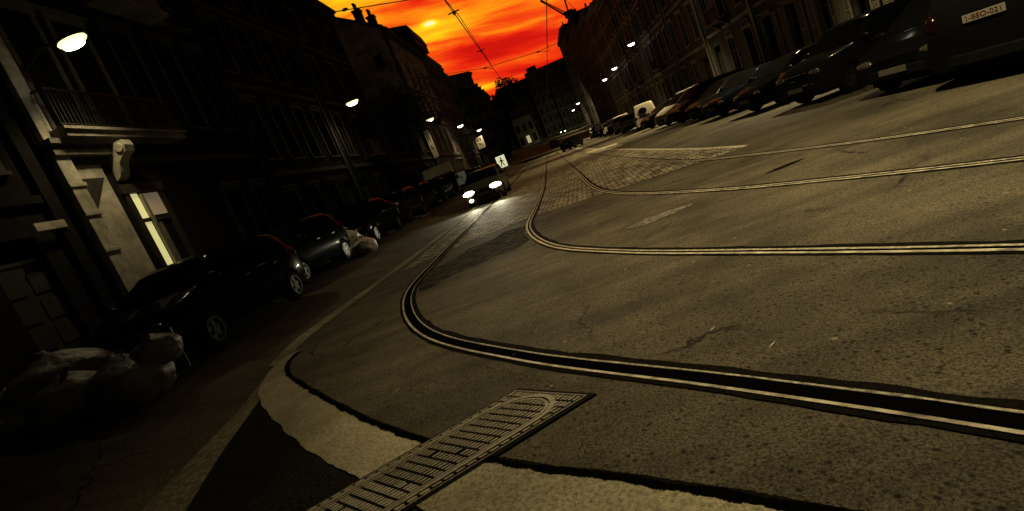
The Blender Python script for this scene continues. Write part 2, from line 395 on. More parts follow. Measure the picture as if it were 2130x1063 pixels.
# ------------------------------------------------------------------ world: sunset sky
def make_world():
    w = bpy.data.worlds.new('World'); SC.world = w; w.use_nodes = True
    nt = w.node_tree; N = nt.nodes; L = nt.links
    for n in list(N): N.remove(n)
    out = N.new('ShaderNodeOutputWorld'); bg = N.new('ShaderNodeBackground'); L.new(bg.outputs[0], out.inputs[0])
    tc = N.new('ShaderNodeTexCoord'); sp = N.new('ShaderNodeSeparateXYZ'); L.new(tc.outputs['Generated'], sp.inputs[0])
    def math_(op, a, b=None, c=None, clamp=False):
        n = N.new('ShaderNodeMath'); n.operation = op; n.use_clamp = clamp
        for i, q in enumerate((a, b, c)):
            if q is None: continue
            if isinstance(q, (int, float)): n.inputs[i].default_value = q
            else: L.new(q, n.inputs[i])
        return n.outputs[0]
    yy = math_('MAXIMUM', sp.outputs['Y'], .05)
    u = math_('DIVIDE', sp.outputs['X'], yy); wv = math_('DIVIDE', sp.outputs['Z'], yy)
    # cloud streaks fall gently to the right across the sky
    t = math_('ADD', wv, math_('MULTIPLY', u, .15))
    cb = N.new('ShaderNodeCombineXYZ')
    L.new(math_('MULTIPLY', u, 2.6), cb.inputs['X']); L.new(math_('MULTIPLY', t, 19.0), cb.inputs['Y'])
    n1 = N.new('ShaderNodeTexNoise'); n1.inputs['Scale'].default_value = 1.5; n1.inputs['Detail'].default_value = 6
    n1.inputs['Roughness'].default_value = .55; n1.inputs['Distortion'].default_value = .5
    L.new(cb.outputs[0], n1.inputs['Vector'])
    def gauss(u0, w0, su, sw, amp):
        a = math_('DIVIDE', math_('SUBTRACT', u, u0), su); b = math_('DIVIDE', math_('SUBTRACT', math_('ADD', wv, math_('MULTIPLY', math_('SUBTRACT', u, u0), .15)), w0), sw)
        r2 = math_('ADD', math_('MULTIPLY', a, a), math_('MULTIPLY', b, b))
        return math_('MULTIPLY', math_('EXPONENT', math_('MULTIPLY', r2, -1.0)), amp)
    base = math_('ADD', math_('MULTIPLY', wv, 1.35), math_('MULTIPLY', u, -.36))
    base = math_('ADD', base, .055)
    v = math_('ADD', base, math_('MULTIPLY', math_('SUBTRACT', n1.outputs['Fac'], .5), 2.0))
    for q in ((-.122, .283, .075, .028, .42), (-.055, .30, .05, .02, .22), (-.075, .142, .035, .007, .6), (-.122, .283, .0135, .005, 1.15),
              (.03, .212, .06, .008, .3), (.10, .235, .05, .009, .2)):
        v = math_('ADD', v, gauss(*q))
    cr = N.new('ShaderNodeValToRGB'); e = cr.color_ramp.elements
    e[0].position = 0; e[0].color = (.62, .008, .004, 1)
    e[1].position = 1; e[1].color = (1, .93, .5, 1)
    for p, c in ((.14, (.84, .022, .005, 1)), (.27, (.95, .085, .005, 1)), (.39, (1, .25, .006, 1)), (.50, (1, .40, .008, 1)), (.66, (1, .70, .008, 1)), (.84, (1, .90, .06, 1))):
        q = e.new(p); q.color = c
    vm = math_('MULTIPLY', v, .62, clamp=True)
    L.new(vm, cr.inputs['Fac'])
    # the glow sits over the end of the street; the rest of the dusk sky is nearly black
    def smooth(x, a, b):
        m = N.new('ShaderNodeMapRange'); m.interpolation_type = 'SMOOTHSTEP'
        L.new(x, m.inputs['Value']); m.inputs['From Min'].default_value = a; m.inputs['From Max'].default_value = b
        m.inputs['To Min'].default_value = 0; m.inputs['To Max'].default_value = 1
        return m.outputs[0]
    mask = math_('MULTIPLY', smooth(sp.outputs['Y'], .3, .5), smooth(math_('MULTIPLY', wv, -1), -.58, -.46))
    mask = math_('MULTIPLY', mask, math_('MULTIPLY', smooth(u, -.52, -.36), smooth(math_('MULTIPLY', u, -1), -.30, -.17)))
    mix = N.new('ShaderNodeMixRGB'); L.new(mask, mix.inputs['Fac'])
    mix.inputs['Color1'].default_value = (.0095, .008, .0058, 1)
    L.new(cr.outputs[0], mix.inputs['Color2'])
    L.new(mix.outputs[0], bg.inputs['Color']); bg.inputs['Strength'].default_value = 1.0
make_world()

# ------------------------------------------------------------------ ground and roads
def sheet(name, pts, m, eps, kind='structure', label=None):
    """flat marking laid on the sloping street"""
    mb = MB(); mb.poly([(x, y, g(x, y) + eps) for x, y in pts])
    o = mb.build(name, m, recalc=False)
    if o.data.polygons[0].normal.z < 0: o.data.flip_normals()
    tag(o, label, None, None, kind); return o

def ground():
    mb = MB(); xs = [-160, -11, -7.5, -4.2, 0, 5, 13, 160]; ys = [-40, 0, 20, 40, 85, 160, 330]
    for y in ys:
        for x in xs: mb.v.append((x, y, g(x, y)))
    n = len(xs)
    for j in range(len(ys) - 1):
        for i in range(n - 1):
            mb.f.append((j * n + i, j * n + i + 1, (j + 1) * n + i + 1, (j + 1) * n + i))
    o = mb.build('road', M['asphalt']); tag(o, kind='structure')
ground()

def strip(name, path, w0, w1, z, m, eps=0, jag=0, seed=0, parent=None):
    """ribbon along a ground path between sideways offsets w0..w1 (z above street)"""
    mb = MB(); n = len(path); rnd = random.Random(seed)
    for i, p in enumerate(path):
        d = (path[min(i + 1, n - 1)] - path[max(i - 1, 0)]).normalized()
        s = Vector((d.y, -d.x))
        lf = noise.noise(Vector((p.x * 4.1, p.y * 4.1, seed))) * jag * 1.1; lg = noise.noise(Vector((p.x * 9.1, p.y * 9.1, seed + 5))) * jag * 1.1
        j0 = (rnd.random() - .5) * jag * .6 + lf; j1 = (rnd.random() - .5) * jag * .6 + lg
        a = p + s * (w0 + j0); b = p + s * (w1 + j1)
        za, zb = (z, z) if not isinstance(z, tuple) else z
        mb.v += [(a.x, a.y, g(a.x, a.y) + za + eps), (b.x, b.y, g(b.x, b.y) + zb + eps)]
    for i in range(n - 1): mb.f.append((2 * i, 2 * i + 1, 2 * i + 3, 2 * i + 2))
    return mb.build(name, m, parent)

# cobbled tram bed, concrete bands, markings
sheet('cobbles', [(-3.72, 10.3), (-2.6, 11.2), (-1.0, 11.75), (.2, 11.5), (1.1, 11.35), (2.7, 10.95), (3.55, 10.85), (3.3, 22), (3.05, 38), (2.95, 84.5), (-3.1, 84.5), (-3.35, 40), (-3.62, 18)], M['cobbles'], .004)
sheet('far_cobbles', [(-8.2, 86), (9.0, 86), (9.0, 175), (-8.2, 175)], M['cobbles'], .004)
wl = spline([Vector(p) for p in ((-3.25, 84), (-3.4, 40), (-3.72, 18), (-3.9, 12), (-4.12, 8.6), (-4.2, 7.0), (-4.05, 5.9))])
strip('road_edge_band', wl, -.01, .21, .008, M['concrete_band'], jag=.012, seed=3)
# pale concrete apron sweeping round the corner, with the darker lane edge going on past the drain
def dense(pts): return spline(pts, 26)
ap_up = dense([Vector(p) for p in ((-4.0, 6.3), (-3.93, 5.8), (-3.66, 5.3), (-3.3, 4.85), (-2.2, 3.62), (-1.42, 2.84), (-.68, 2.22), (-.18, 1.9), (.2, 1.63), (1.2, .9), (2.5, 0))])
ap_lo = dense([Vector(p) for p in ((-4.2, 6.0), (-3.98, 5.35), (-3.64, 4.7), (-2.95, 3.85), (-2.35, 3.2), (-1.72, 2.62), (-1.2, 2.14), (-.7, 1.66), (-.3, 1.2), (.6, .2), (1.8, -.8))])
mb = MB()
for i_, p_ in enumerate(ap_lo):
    q_ = noise.noise(Vector((p_.x * 3, p_.y * 3, 2))) * .02 + noise.noise(Vector((p_.x * 14, p_.y * 14, 4))) * .008
    ap_lo[i_] = p_ + Vector((q_, q_))
for a, b in zip(ap_lo, ap_up): mb.v += [(a.x, a.y, g(a.x) + .012), (b.x, b.y, g(b.x) + .012)]
mb.f = [(2 * i, 2 * i + 1, 2 * i + 3, 2 * i + 2) for i in range(len(ap_up) - 1)]
tag(mb.build('concrete_apron', M['concrete']), kind='structure')
sheet('gutter_band', [(-4.12, 5.9), (-3.64, 4.72), (-3.56, 4.5), (-3.3, 3.6), (-3.0, 2.8), (-2.75, 2.0), (-2.4, .9), (-3.0, .9), (-3.28, 2.0), (-3.52, 3.0), (-3.76, 4.5), (-4.05, 5.5)], M['gutterstone'], .008)
inner = [(a.x, a.y) for a in ap_lo[52:]]
sheet('dark_asphalt', [(-3.6, 4.6)] + inner + [(1.8, -3), (-2.0, -3), (-2.6, 1.5), (-3.2, 3.3)], M['asphalt_dark'], .004)  # near-black wedge inside the apron edge
fine = []
for a_, b_ in zip(ap_up[6:-1], ap_up[7:]):
    for k in range(4): fine.append(a_.lerp(b_, k / 4))
tag(strip('tar_seam', fine, -.026, .012, .016, M['groove'], jag=.017, seed=5), kind='structure')
tag(strip('tar_stain', fine, -.05, -.02, .0045, M['tar'], jag=.012, seed=6), kind='structure')
for o in bpy.data.objects:
    if o.name.startswith('road_edge_band'): tag(o, kind='structure')
rb = spline([Vector(p) for p in ((3.68, 10.85), (3.45, 14), (3.25, 22), (2.95, 38), (2.8, 84))])
tag(strip('white_line', rb, -.12, .03, .008, M['linepaint'], seed=7), kind='structure')
for k, q in enumerate([[(2.45, 30.5), (3.7, 28.6), (3.8, 30.0), (2.4, 32.2)], [(2.3, 33.6), (3.85, 31.2), (4.0, 34.0), (2.2, 37.0)]]):
    sheet('zebra_stripe', q, M['linepaint'], .012)
sheet('broken_patch', [(.55, 6.84), (.68, 6.97), (.8, 7.02), (.9, 7.1), (1.08, 7.08), (1.2, 7.11), (1.38, 7.06), (1.5, 7.05), (1.46, 6.93), (1.28, 6.9), (1.2, 6.8), (1.05, 6.8), (.9, 6.7), (.74, 6.74)], M['cobblepatch'], .006)
sheet('tar_patch', [(2.57, 7.33), (2.8, 7.47), (3.0, 7.53), (3.22, 7.5), (3.05, 7.4), (2.8, 7.3)], M['tar'], .006)
sheet('tar_smudge', [(-1.02, 10.6), (-1.0, 9.6), (-.85, 8.7), (-1.1, 8.25), (-1.5, 8.3), (-1.75, 7.95), (-2.1, 7.9), (-2.35, 7.5), (-2.55, 7.35), (-2.78, 8.1), (-2.74, 9.2), (-2.4, 9.5), (-2.2, 10.2), (-1.7, 10.3), (-1.5, 10.9)], M['smudge'], .003)
# short pale scratches left in the asphalt
rs = random.Random(4)
mb = MB()
for k in range(34):
    x = rs.uniform(-2.4, 4.2); y = rs.uniform(1.9, 10.5); l = rs.uniform(.015, .05); w = rs.uniform(.002, .006); a = rs.uniform(.4, 1.1)
    dx, dy = cos(a) * l, sin(a) * l; nx, ny = -sin(a) * w, cos(a) * w
    q = [(x - dx, y - dy), (x + nx, y + ny), (x + dx, y + dy), (x - nx, y - ny)]
    mb.poly([(p[0], p[1], g(p[0]) + .005) for p in q])
tag(mb.build('asphalt_scratches', M['linepaint']), kind='structure')

# pavements with kerbs
def pavement(x0, x1, y0, y1, kerb_x):
    mb = MB(); h = .13
    ys = [y0, 85, y1] if y1 > 85 else [y0, y1]
    for a, b in zip(ys[:-1], ys[1:]):
        pts = [(x0, a), (x1, a), (x1, b), (x0, b)]
        vs = [(x, y, g(x, y) - .3) for x, y in pts] + [(x, y, g(x, y) + h) for x, y in pts]
        mb.add(vs, [(4, 5, 6, 7), (0, 1, 5, 4), (1, 2, 6, 5), (2, 3, 7, 6), (3, 0, 4, 7)])
    tag(mb.build('pavement', M['pave']), kind='structure')
    k0, k1 = (kerb_x - .16, kerb_x + .0) if kerb_x > 0 else (kerb_x, kerb_x + .16)
    mb = MB()
    for a, b in zip(ys[:-1], ys[1:]):
        pts = [(k0, a), (k1, a), (k1, b), (k0, b)]
        vs = [(x, y, g(x, y) - .3) for x, y in pts] + [(x, y, g(x, y) + h + .004) for x, y in pts]
        mb.add(vs, [(4, 5, 6, 7), (0, 1, 5, 4), (1, 2, 6, 5), (2, 3, 7, 6), (3, 0, 4, 7)])
    tag(mb.build('kerb', M['kerb'], bevel=.02), kind='structure')
pavement(-10.55, -7.95, -10, 150, -7.95)
pavement(10.3, 12.55, 12, 150, 10.3)

# ------------------------------------------------------------------ tram rails
RAILS = [
    [(-2.86, 84), (-2.86, 45), (-2.86, 28), (-2.87, 18), (-2.9, 13), (-2.92, 9.9), (-2.86, 7.95), (-2.44, 6.33), (-1.76, 4.9), (-.67, 3.53), (.38, 2.45), (1.09, 1.68), (2.0, .6), (3.4, -1.2)],
    [(-.72, 84), (-.72, 45), (-.72, 28), (-.74, 18), (-.88, 12.8), (-.93, 10.1), (-.47, 7.52), (.37, 5.68), (1.32, 4.14), (2.14, 2.9), (3.3, 1.3), (4.9, -.9)],
    [(.68, 84), (.68, 45), (.68, 28), (.68, 20), (.7, 13), (1.05, 10.2), (1.97, 7.31), (2.8, 5.5), (3.4, 4.37), (4.6, 2.4), (6.6, -.9)],
    [(2.15, 84), (2.15, 45), (2.2, 30), (2.45, 17), (2.72, 11.7), (3.32, 9.05), (3.85, 7.2), (4.45, 5.64), (5.6, 3.3), (7.4, .2)],
]
rl = ['outermost tram rail nearest the camera with a wide black groove', 'second tram rail from the camera, bending tightly off the cobbles',
      'third tram rail from the camera, bending round the corner of the cobbles', 'farthest tram rail, sweeping gently right past the white line']
for i, r in enumerate(RAILS):
    p = spline([Vector(q) for q in r], 10)
    root = empty('tram_rail', (0, 0, 0)); tag(root, rl[i], 'tram rail', 'tram rails curving across the crossing')
    gw = .057 if i == 0 else .022; lw = .015 if i == 0 else .03
    strip('guard_lip', p, -gw - lw, -gw, .010, M['steelrough'], jag=.004, seed=i, parent=root)
    strip('groove', p, -gw, .04 if i == 0 else .012, .005, M['groove'], parent=root)
    strip('rail_head', p, .04 if i == 0 else .012, .066 if i == 0 else .055, (.009, .012), M['steel'], parent=root)
    strip('worn_edge', p, .066 if i == 0 else .055, .10 if i == 0 else .075, .007, M['tar'], jag=.012, seed=9 + i, parent=root)
    strip('rail_bed', p, -.135 if i == 0 else -.12, -gw - lw, .0062, M['tar'], jag=.02, seed=20 + i, parent=root)

# ------------------------------------------------------------------ grated drain
def drain():
    a = Vector((-.735, 3.03)); b = Vector((-.285, 2.69)); c = Vector((-1.9, 2.36)) - Vector((0, 0))
    e = (b - a).normalized(); wid = (b - a).length
    ln = Vector((-.62, -.79))             # length direction, towards the camera's left foot
    ln = ((Vector((-1.87, 2.37)) - a).normalized() + (Vector((-1.23, 2.13)) - b).normalized()).normalized()
    length = 2.1
    root = empty('drain_grating', (a.x, a.y, g(a.x))); tag(root, 'long cast iron drain grating with an oval ring, set across the pale concrete apron', 'drain grating')
    def P(s, t, z):     # s across 0..wid, t along
        q = a + e * s + ln * t
        return (q.x - a.x, q.y - a.y, g(q.x) + z - g(a.x))
    def slab(mb, s0, s1, t0, t1, z0, z1, sk=0):
        pts = [(s0, t0), (s1, t0), (s1 + sk, t1), (s0 + sk, t1)]
        vs = [P(s, t, z0) for s, t in pts] + [P(s, t, z1) for s, t in pts]
        mb.add(vs, [(0, 3, 2, 1), (4, 5, 6, 7), (0, 1, 5, 4), (1, 2, 6, 5), (2, 3, 7, 6), (3, 0, 4, 7)])
    mb = MB(); slab(mb, -.025, wid + .025, -.03, length + .03, -.02, .0145); mb.build('pit', M['pit'], root)
    mb = MB()
    slab(mb, 0, .012, 0, length, .0, .021); slab(mb, wid - .012, wid, 0, length, 0, .021); slab(mb, .012, wid - .012, 0, .012, 0, .021)
    mb.build('frame', M['iron'], root)
    bars = MB(); caked = MB(); bars2 = MB(); rows = 31; pitch = (length - .03) / rows; nb = 18; bw = (wid - .03) / nb
    rr = random.Random(2)
    for i in range(rows):
        for k in range(nb):
            if rr.random() < .02: continue
            s0 = .015 + k * bw; t0 = .02 + i * pitch
            q_ = i + (k / nb) * 1.5 - .8; tgt = bars if q_ < 14 else (caked if q_ <= 23 else bars2)
            slab(tgt, s0, s0 + bw * .56, t0, t0 + pitch * .74, .0, .021 + rr.uniform(-.001, .001))
            if tgt is caked:
                slab(tgt, s0 + bw * .60, s0 + bw, t0 + .003, t0 + pitch * .7, .0, .0165)
    bars.build('bar_rows', M['ironbar'], root); caked.build('caked_bar_rows', M['barconcrete'], root); bars2.build('near_bar_rows', M['ironbar'], root)
    # raised stadium ring
    def ringpts(ins):
        r = wid / 2 - ins; pts = []
        for k in range(25):
            th = pi * k / 24
            pts.append((wid / 2 - r * cos(th), .30 - r * 1.15 * sin(th)))
        for k in range(25):
            th = pi * k / 24
            pts.append((wid / 2 + r * cos(th), length - .75 + r * 1.6 * sin(th)))
        return pts
    for nm, i0, i1, z in (('oval_ring', .05, .076, .026), ('inner_ring', .086, .098, .024)):
        A = ringpts(i0); B = ringpts(i1); n = len(A); mb = MB()
        vs = [P(s, t, z) for s, t in A] + [P(s, t, z) for s, t in B] + [P(s, t, 0) for s, t in A] + [P(s, t, 0) for s, t in B]
        fs = []
        for k in range(n):
            k2 = (k + 1) % n
            fs += [(k, k2, n + k2, n + k), (k, k2, 2 * n + k2, 2 * n + k), (n + k, n + k2, 3 * n + k2, 3 * n + k)]
        mb.add(vs, fs); mb.build(nm, M['ironbar'], root)
drain()

# ------------------------------------------------------------------ cars
def prof_fn(pts):
    def f(y):
        if y <= pts[0][0]: return pts[0][1]
        for (a, za), (b, zb) in zip(pts[:-1], pts[1:]):
            if y <= b:
                return za + (zb - za) * (y - a) / (b - a)
        return pts[-1][1]
    return f

KINDS = {
    'hatchback': dict(L=4.0, W=1.72, H=1.46, belt=.93, arch=.33, wf=1.22, wr=-1.28,
        top=[(-2.0, .72), (-1.97, .9), (-1.9, .98), (-1.62, 1.28), (-1.45, 1.39), (-1.1, 1.445), (-.4, 1.46), (.2, 1.42), (.42, 1.37), (1.12, .97), (1.3, .93), (1.7, .82), (1.9, .70), (1.98, .58), (2.0, .48)],
        ws=(.44, 1.1), rw=(-1.88, -1.50), sw=[(-.12, .92, -.10, .36), (-1.05, -.20, -1.05, -.20)], nose=.68),
    'sedan': dict(L=4.35, W=1.74, H=1.42, belt=.93, arch=.33, wf=1.32, wr=-1.28,
        top=[(-2.17, .66), (-2.15, .93), (-2.05, 1.01), (-1.55, 1.04), (-1.48, 1.05), (-.92, 1.33), (-.7, 1.39), (-.1, 1.42), (.25, 1.39), (.42, 1.34), (1.12, .96), (1.3, .92), (1.85, .80), (2.05, .70), (2.14, .58), (2.17, .48)],
        ws=(.44, 1.1), rw=(-1.45, -.93), sw=[(-.12, .92, -.10, .34), (-1.1, -.2, -.85, -.2)], nose=.66),
    'people_carrier': dict(L=4.3, W=1.8, H=1.66, belt=1.0, arch=.34, wf=1.34, wr=-1.34,
        top=[(-2.15, .75), (-2.13, .98), (-2.05, 1.1), (-1.92, 1.45), (-1.8, 1.57), (-1.4, 1.64), (-.4, 1.66), (.3, 1.62), (.55, 1.55), (1.35, 1.04), (1.5, .99), (1.85, .86), (2.05, .72), (2.13, .6), (2.15, .5)],
        ws=(.57, 1.33), rw=(-2.03, -1.84), sw=[(-.1, 1.12, -.1, .48), (-1.0, -.18, -1.0, -.18), (-1.75, -1.08, -1.65, -1.08)], nose=.72),
    'small_van': dict(L=4.1, W=1.74, H=1.84, belt=1.0, arch=.33, wf=1.25, wr=-1.3,
        top=[(-2.05, .5), (-2.045, 1.0), (-2.03, 1.6), (-1.98, 1.76), (-1.85, 1.81), (-.5, 1.84), (.1, 1.8), (.35, 1.74), (1.15, 1.05), (1.3, 1.0), (1.75, .86), (1.95, .72), (2.03, .6), (2.05, .5)],
        ws=(.38, 1.13), rw=None, sw=[(-.1, .95, -.1, .3)], nose=.72),
    'four_by_four': dict(L=4.3, W=1.84, H=1.72, belt=1.08, arch=.39, wf=1.33, wr=-1.3,
        top=[(-2.15, .8), (-2.13, 1.08), (-2.06, 1.16), (-1.9, 1.5), (-1.75, 1.64), (-1.3, 1.71), (-.4, 1.72), (.2, 1.68), (.4, 1.62), (1.05, 1.13), (1.2, 1.1), (1.85, 1.0), (2.05, .86), (2.13, .7), (2.15, .55)],
        ws=(.42, 1.03), rw=(-2.04, -1.8), sw=[(-.1, .85, -.1, .34), (-1.0, -.18, -1.0, -.18), (-1.7, -1.08, -1.6, -1.08)], nose=.84),
}
CARCACHE = {}

def car_proto(kind, detail):
    S = KINDS[kind]; L_, W, H, belt = S['L'], S['W'], S['H'], S['belt']
    T = prof_fn(S['top']); ra = S['arch']; wr = ra - .045
    sill = .24
    def plan(y):
        s = max(0.0, (abs(y) - .62 * L_ / 2) / (.38 * L_ / 2))
        return 1 - .13 * s ** 2.2
    def hw(y, z):
        b = W / 2 * plan(y)
        if z < .45: k = .93 + .07 * max(0, (z - .2)) / .25
        elif z < belt: k = 1 - .035 * ((z - .45) / (belt - .45)) ** 2
        else: k = .965 - .20 * (z - belt) / (H - belt) - .01
        return b * k
    def B(y):
        z = sill + (.06 if abs(y) > L_ / 2 - .35 else 0)
        for w in (S['wf'], S['wr']):
            d = abs(y - w)
            if d < ra: z = max(z, ra - .045 + math.sqrt(ra * ra - d * d) * .98)
        return z
    ys = set(p[0] for p in S['top'])
    for w in (S['wf'], S['wr']):
        for k in range(9): ys.add(w - ra + 2 * ra * k / 8)
        ys.add(w - ra - .001); ys.add(w + ra + .001)
    for k in range(31): ys.add(-L_ / 2 + L_ * k / 30)
    ys = sorted(ys); yy = [ys[0]]
    for y in ys[1:]:
        if y - yy[-1] > .0009: yy.append(y)
    ys = yy
    NZ = 9
    root_parts = []
    mb = MB(); cols = []
    for y in ys:
        b = B(y); t = T(y); ts = max(b + .03, t - .05); half = []
        for j in range(NZ):
            z = b + (ts - b) * j / (NZ - 1); half.append((hw(y, z), z))
        x1 = hw(y, ts); half.append((x1 - .022, t - .018)); half.append((x1 - .06, t - .003)); half.append((x1 * .5, t + .010)); half.append((0, t + .016))
        full = [(x, z) for x, z in half] + [(-x, z) for x, z in half[-2::-1]]
        cols.append([(x, y, z) for x, z in full])
    n = len(cols[0])
    for c in cols: mb.v += c
    for i in range(len(cols) - 1):
        for j in range(n - 1): mb.f.append((i * n + j, i * n + j + 1, (i + 1) * n + j + 1, (i + 1) * n + j))
    mb.f.append(tuple(range(n))); mb.f.append(tuple((len(cols) - 1) * n + j for j in range(n)))
    body = mb.build('body', M['p_black'], smooth=True)
    m = body.modifiers.new('edge', 'EDGE_SPLIT'); m.split_angle = R(42)
    parts = [(body, [])]
    def add(o, ch=()): parts.append((o, list(ch))); return o
    # underbody
    mb = MB(); mb.box(-W / 2 + .3, W / 2 - .3, -L_ / 2 + .15, L_ / 2 - .15, .2, .6); add(mb.build('underbody', M['black']))
    # windscreen / rear window, laid on the surface
    def screen(name, y0, y1):
        mb = MB(); nu, nv = 10, 6
        for j in range(nv + 1):
            y = y0 + (y1 - y0) * j / nv; t = T(y); x1 = hw(y, t - .05) - .075
            for i in range(nu + 1):
                s = -1 + 2 * i / nu; x = s * x1
                c = .016 * (1 - abs(s)) + (.0 if abs(s) < .9 else -.002)
                mb.v.append((x, y, t + c + .010))
        for j in range(nv):
            for i in range(nu): mb.f.append((j * (nu + 1) + i, j * (nu + 1) + i + 1, (j + 1) * (nu + 1) + i + 1, (j + 1) * (nu + 1) + i))
        return add(mb.build(name, M['carglass'], smooth=True))
    screen('windscreen', *S['ws'])
    if S['rw']: screen('rear_window', *S['rw'])
    # side windows
    for sd in (1, -1):
        for (b0, b1, t0, t1) in S['sw']:
            mb = MB(); nu, nv = 6, 4
            for j in range(nv + 1):
                v = j / nv
                for i in range(nu + 1):
                    u = i / nu
                    y = (b0 + (b1 - b0) * u) * (1 - v) + (t0 + (t1 - t0) * u) * v
                    zt = min(T(y) - .085, H - .10); zb = belt + .03
                    z = zb + (max(zt, zb + .02) - zb) * v
                    mb.v.append((sd * (hw(y, z) + .006), y, z))
            for j in range(nv):
                for i in range(nu): mb.f.append((j * (nu + 1) + i, j * (nu + 1) + i + 1, (j + 1) * (nu + 1) + i + 1, (j + 1) * (nu + 1) + i))
            add(mb.build('side_window', M['carglass'], smooth=True))
    # wheels
    for w in (S['wf'], S['wr']):
        for sd in (1, -1):
            cx = sd * (W / 2 - .115)
            mb = MB(); mb.lathe([(wr * .62, -.1), (wr * .92, -.1), (wr, -.07), (wr, .07), (wr * .92, .1), (wr * .62, .1)], (cx, w, wr), 24, 'x')
            ty = mb.build('wheel', M['black'], smooth=False)
            mb = MB(); x0 = sd * (W / 2 - .012)
            for k in range(5):
                a = 2 * pi * k / 5 + .3
                dv = Vector((0, cos(a), sin(a))); pv = Vector((0, -sin(a), cos(a)))
                c = Vector((x0, w, wr))
                q = [c + dv * .05 + pv * .035, c + dv * wr * .6 + pv * .05, c + dv * wr * .6 - pv * .05, c + dv * .05 - pv * .035]
                mb.prism(q, (-sd * .02, 0, 0))
            mb.lathe([(.06, -.006), (.06, .006)], (x0, w, wr), 12, 'x')
            mb.lathe([(wr * .58, -.012), (wr * .66, -.012), (wr * .66, .008), (wr * .58, .008), (wr * .58, -.012)], (x0, w, wr), 24, 'x', cap=False)
            mb.v = mb.v; rim = mb.build('rim', M['rim'])
            add(ty, [rim])
    # lamps, plates, bumpers
    ne = S['nose']
    for sd in (1, -1):
        y = L_ / 2 - .13; mb = MB(); mb.ell((sd * (hw(y, ne) - .20), L_ / 2 - .09, ne - .06), (.19, .10, .075)); add(mb.build('headlight', M['headglass'], smooth=True))
        yb = -L_ / 2 + .06; zt = belt - .06
        mb = MB(); mb.ell((sd * (hw(yb, zt) - .10), yb, zt), (.11, .09, .15 if kind != 'sedan' else .09)); add(mb.build('tail_light', M['tailglass'], smooth=True))
        ym = S['ws'][1] - .22; mb = MB(); mb.ell((sd * (hw(ym, belt + .08) + .12), ym, belt + .09), (.12, .07, .075), 12, 7); mb.box(sd * (hw(ym, belt) - .02), sd * (hw(ym, belt) + .06), ym - .03, ym + .03, belt + .03, belt + .08)
        add(mb.build('mirror', M['blacktrim'], smooth=True))
        if detail:
            for b0, b1, t0, t1 in S['sw'][:2]:
                yh = b0 + .12; zh = belt - .09
                mb = MB(); mb.box(sd * (hw(yh, zh) - .01), sd * (hw(yh, zh) + .03), yh - .085, yh + .085, zh - .014, zh + .014); add(mb.build('door_handle', M['chrome'], bevel=.006))
    for yy_, s_ in ((L_ / 2, 1), (-L_ / 2, -1)):
        mb = MB(); pts = []
        wb = W / 2 * .9
        for k in range(13):
            u = -1 + 2 * k / 12; pts.append((u * wb, yy_ + s_ * (.05 - .16 * abs(u) ** 3), 0))
        back = [(x, y - s_ * .09, 0) for x, y, z in pts[::-1]]
        mb.prism([(x, y, .33) for x, y, z in pts + back], (0, 0, .17)); add(mb.build('bumper', M['blacktrim'], bevel=.02))
        zp = .46 if s_ > 0 else (.74 if kind in ('hatchback', 'people_carrier', 'small_van') else (.98 if kind == 'four_by_four' else .8))
        yp = yy_ + s_ * (.062 if s_ > 0 else .012)
        mb = MB(); mb.box(-.26, .26, yp, yp + s_ * .012, zp - .056, zp + .056); add(mb.build('licence_plate', M['plate'] if (kind == 'four_by_four' and s_ < 0) else M['platedim'], bevel=.004))
    mb = MB()
    for k in range(4): mb.box(-.42, .42, L_ / 2 - .05, L_ / 2 + .012, ne - .16 + k * .042, ne - .14 + k * .042)
    add(mb.build('grille', M['blacktrim']))
    return parts

def make_car(kind, detail=True):
    key = (kind, detail)
    if key not in CARCACHE:
        CARCACHE[key] = [car_proto(kind, detail), False]
    parts, used = CARCACHE[key]
    root = empty('parked_car')
    CARCACHE[key][1] = True
    made = []
    for o, ch in parts:
        if used:
            c = o.copy(); COL.objects.link(c)
            if c.modifiers and False: pass
        else: c = o
        c.parent = root
        made.append(c)
        for h in ch:
            d = h.copy() if used else h
            if used: COL.objects.link(d)
            d.parent = c
    return root, made

CARS = {}
def car(kind, x, y, heading, colour, label, group, lit=(), name='parked_car', detail=True, scale=1.0):
    """x, y is the ground point below the middle of the car; heading 0 drives away from the camera"""
    root, made = make_car(kind, detail)
    root.name = name
    root.location = (x, y, g(x, y))
    root.rotation_euler = (0, math.atan(.03) if abs(x) < 11 else 0, 0)
    rot = Matrix.Rotation(math.atan(.03) if abs(heading) < 1 or True else 0, 4, 'Y') @ Matrix.Rotation(heading, 4, 'Z')
    root.rotation_euler = rot.to_euler()
    root.scale = (scale,) * 3
    for o in made:
        if o.name.split('.')[0] == 'body':
            o.material_slots[0].link = 'OBJECT'; o.material_slots[0].material = M[colour]
    hl = [o for o in made if o.name.split('.')[0] == 'headlight']
    for i in lit:
        hl[i].material_slots[0].link = 'OBJECT'; hl[i].material_slots[0].material = M['headlit']
    tag(root, label, 'car', group)
    return root, made

GL = 'cars parked along the left kerb'
GR = 'cars parked askew along the right kerb'
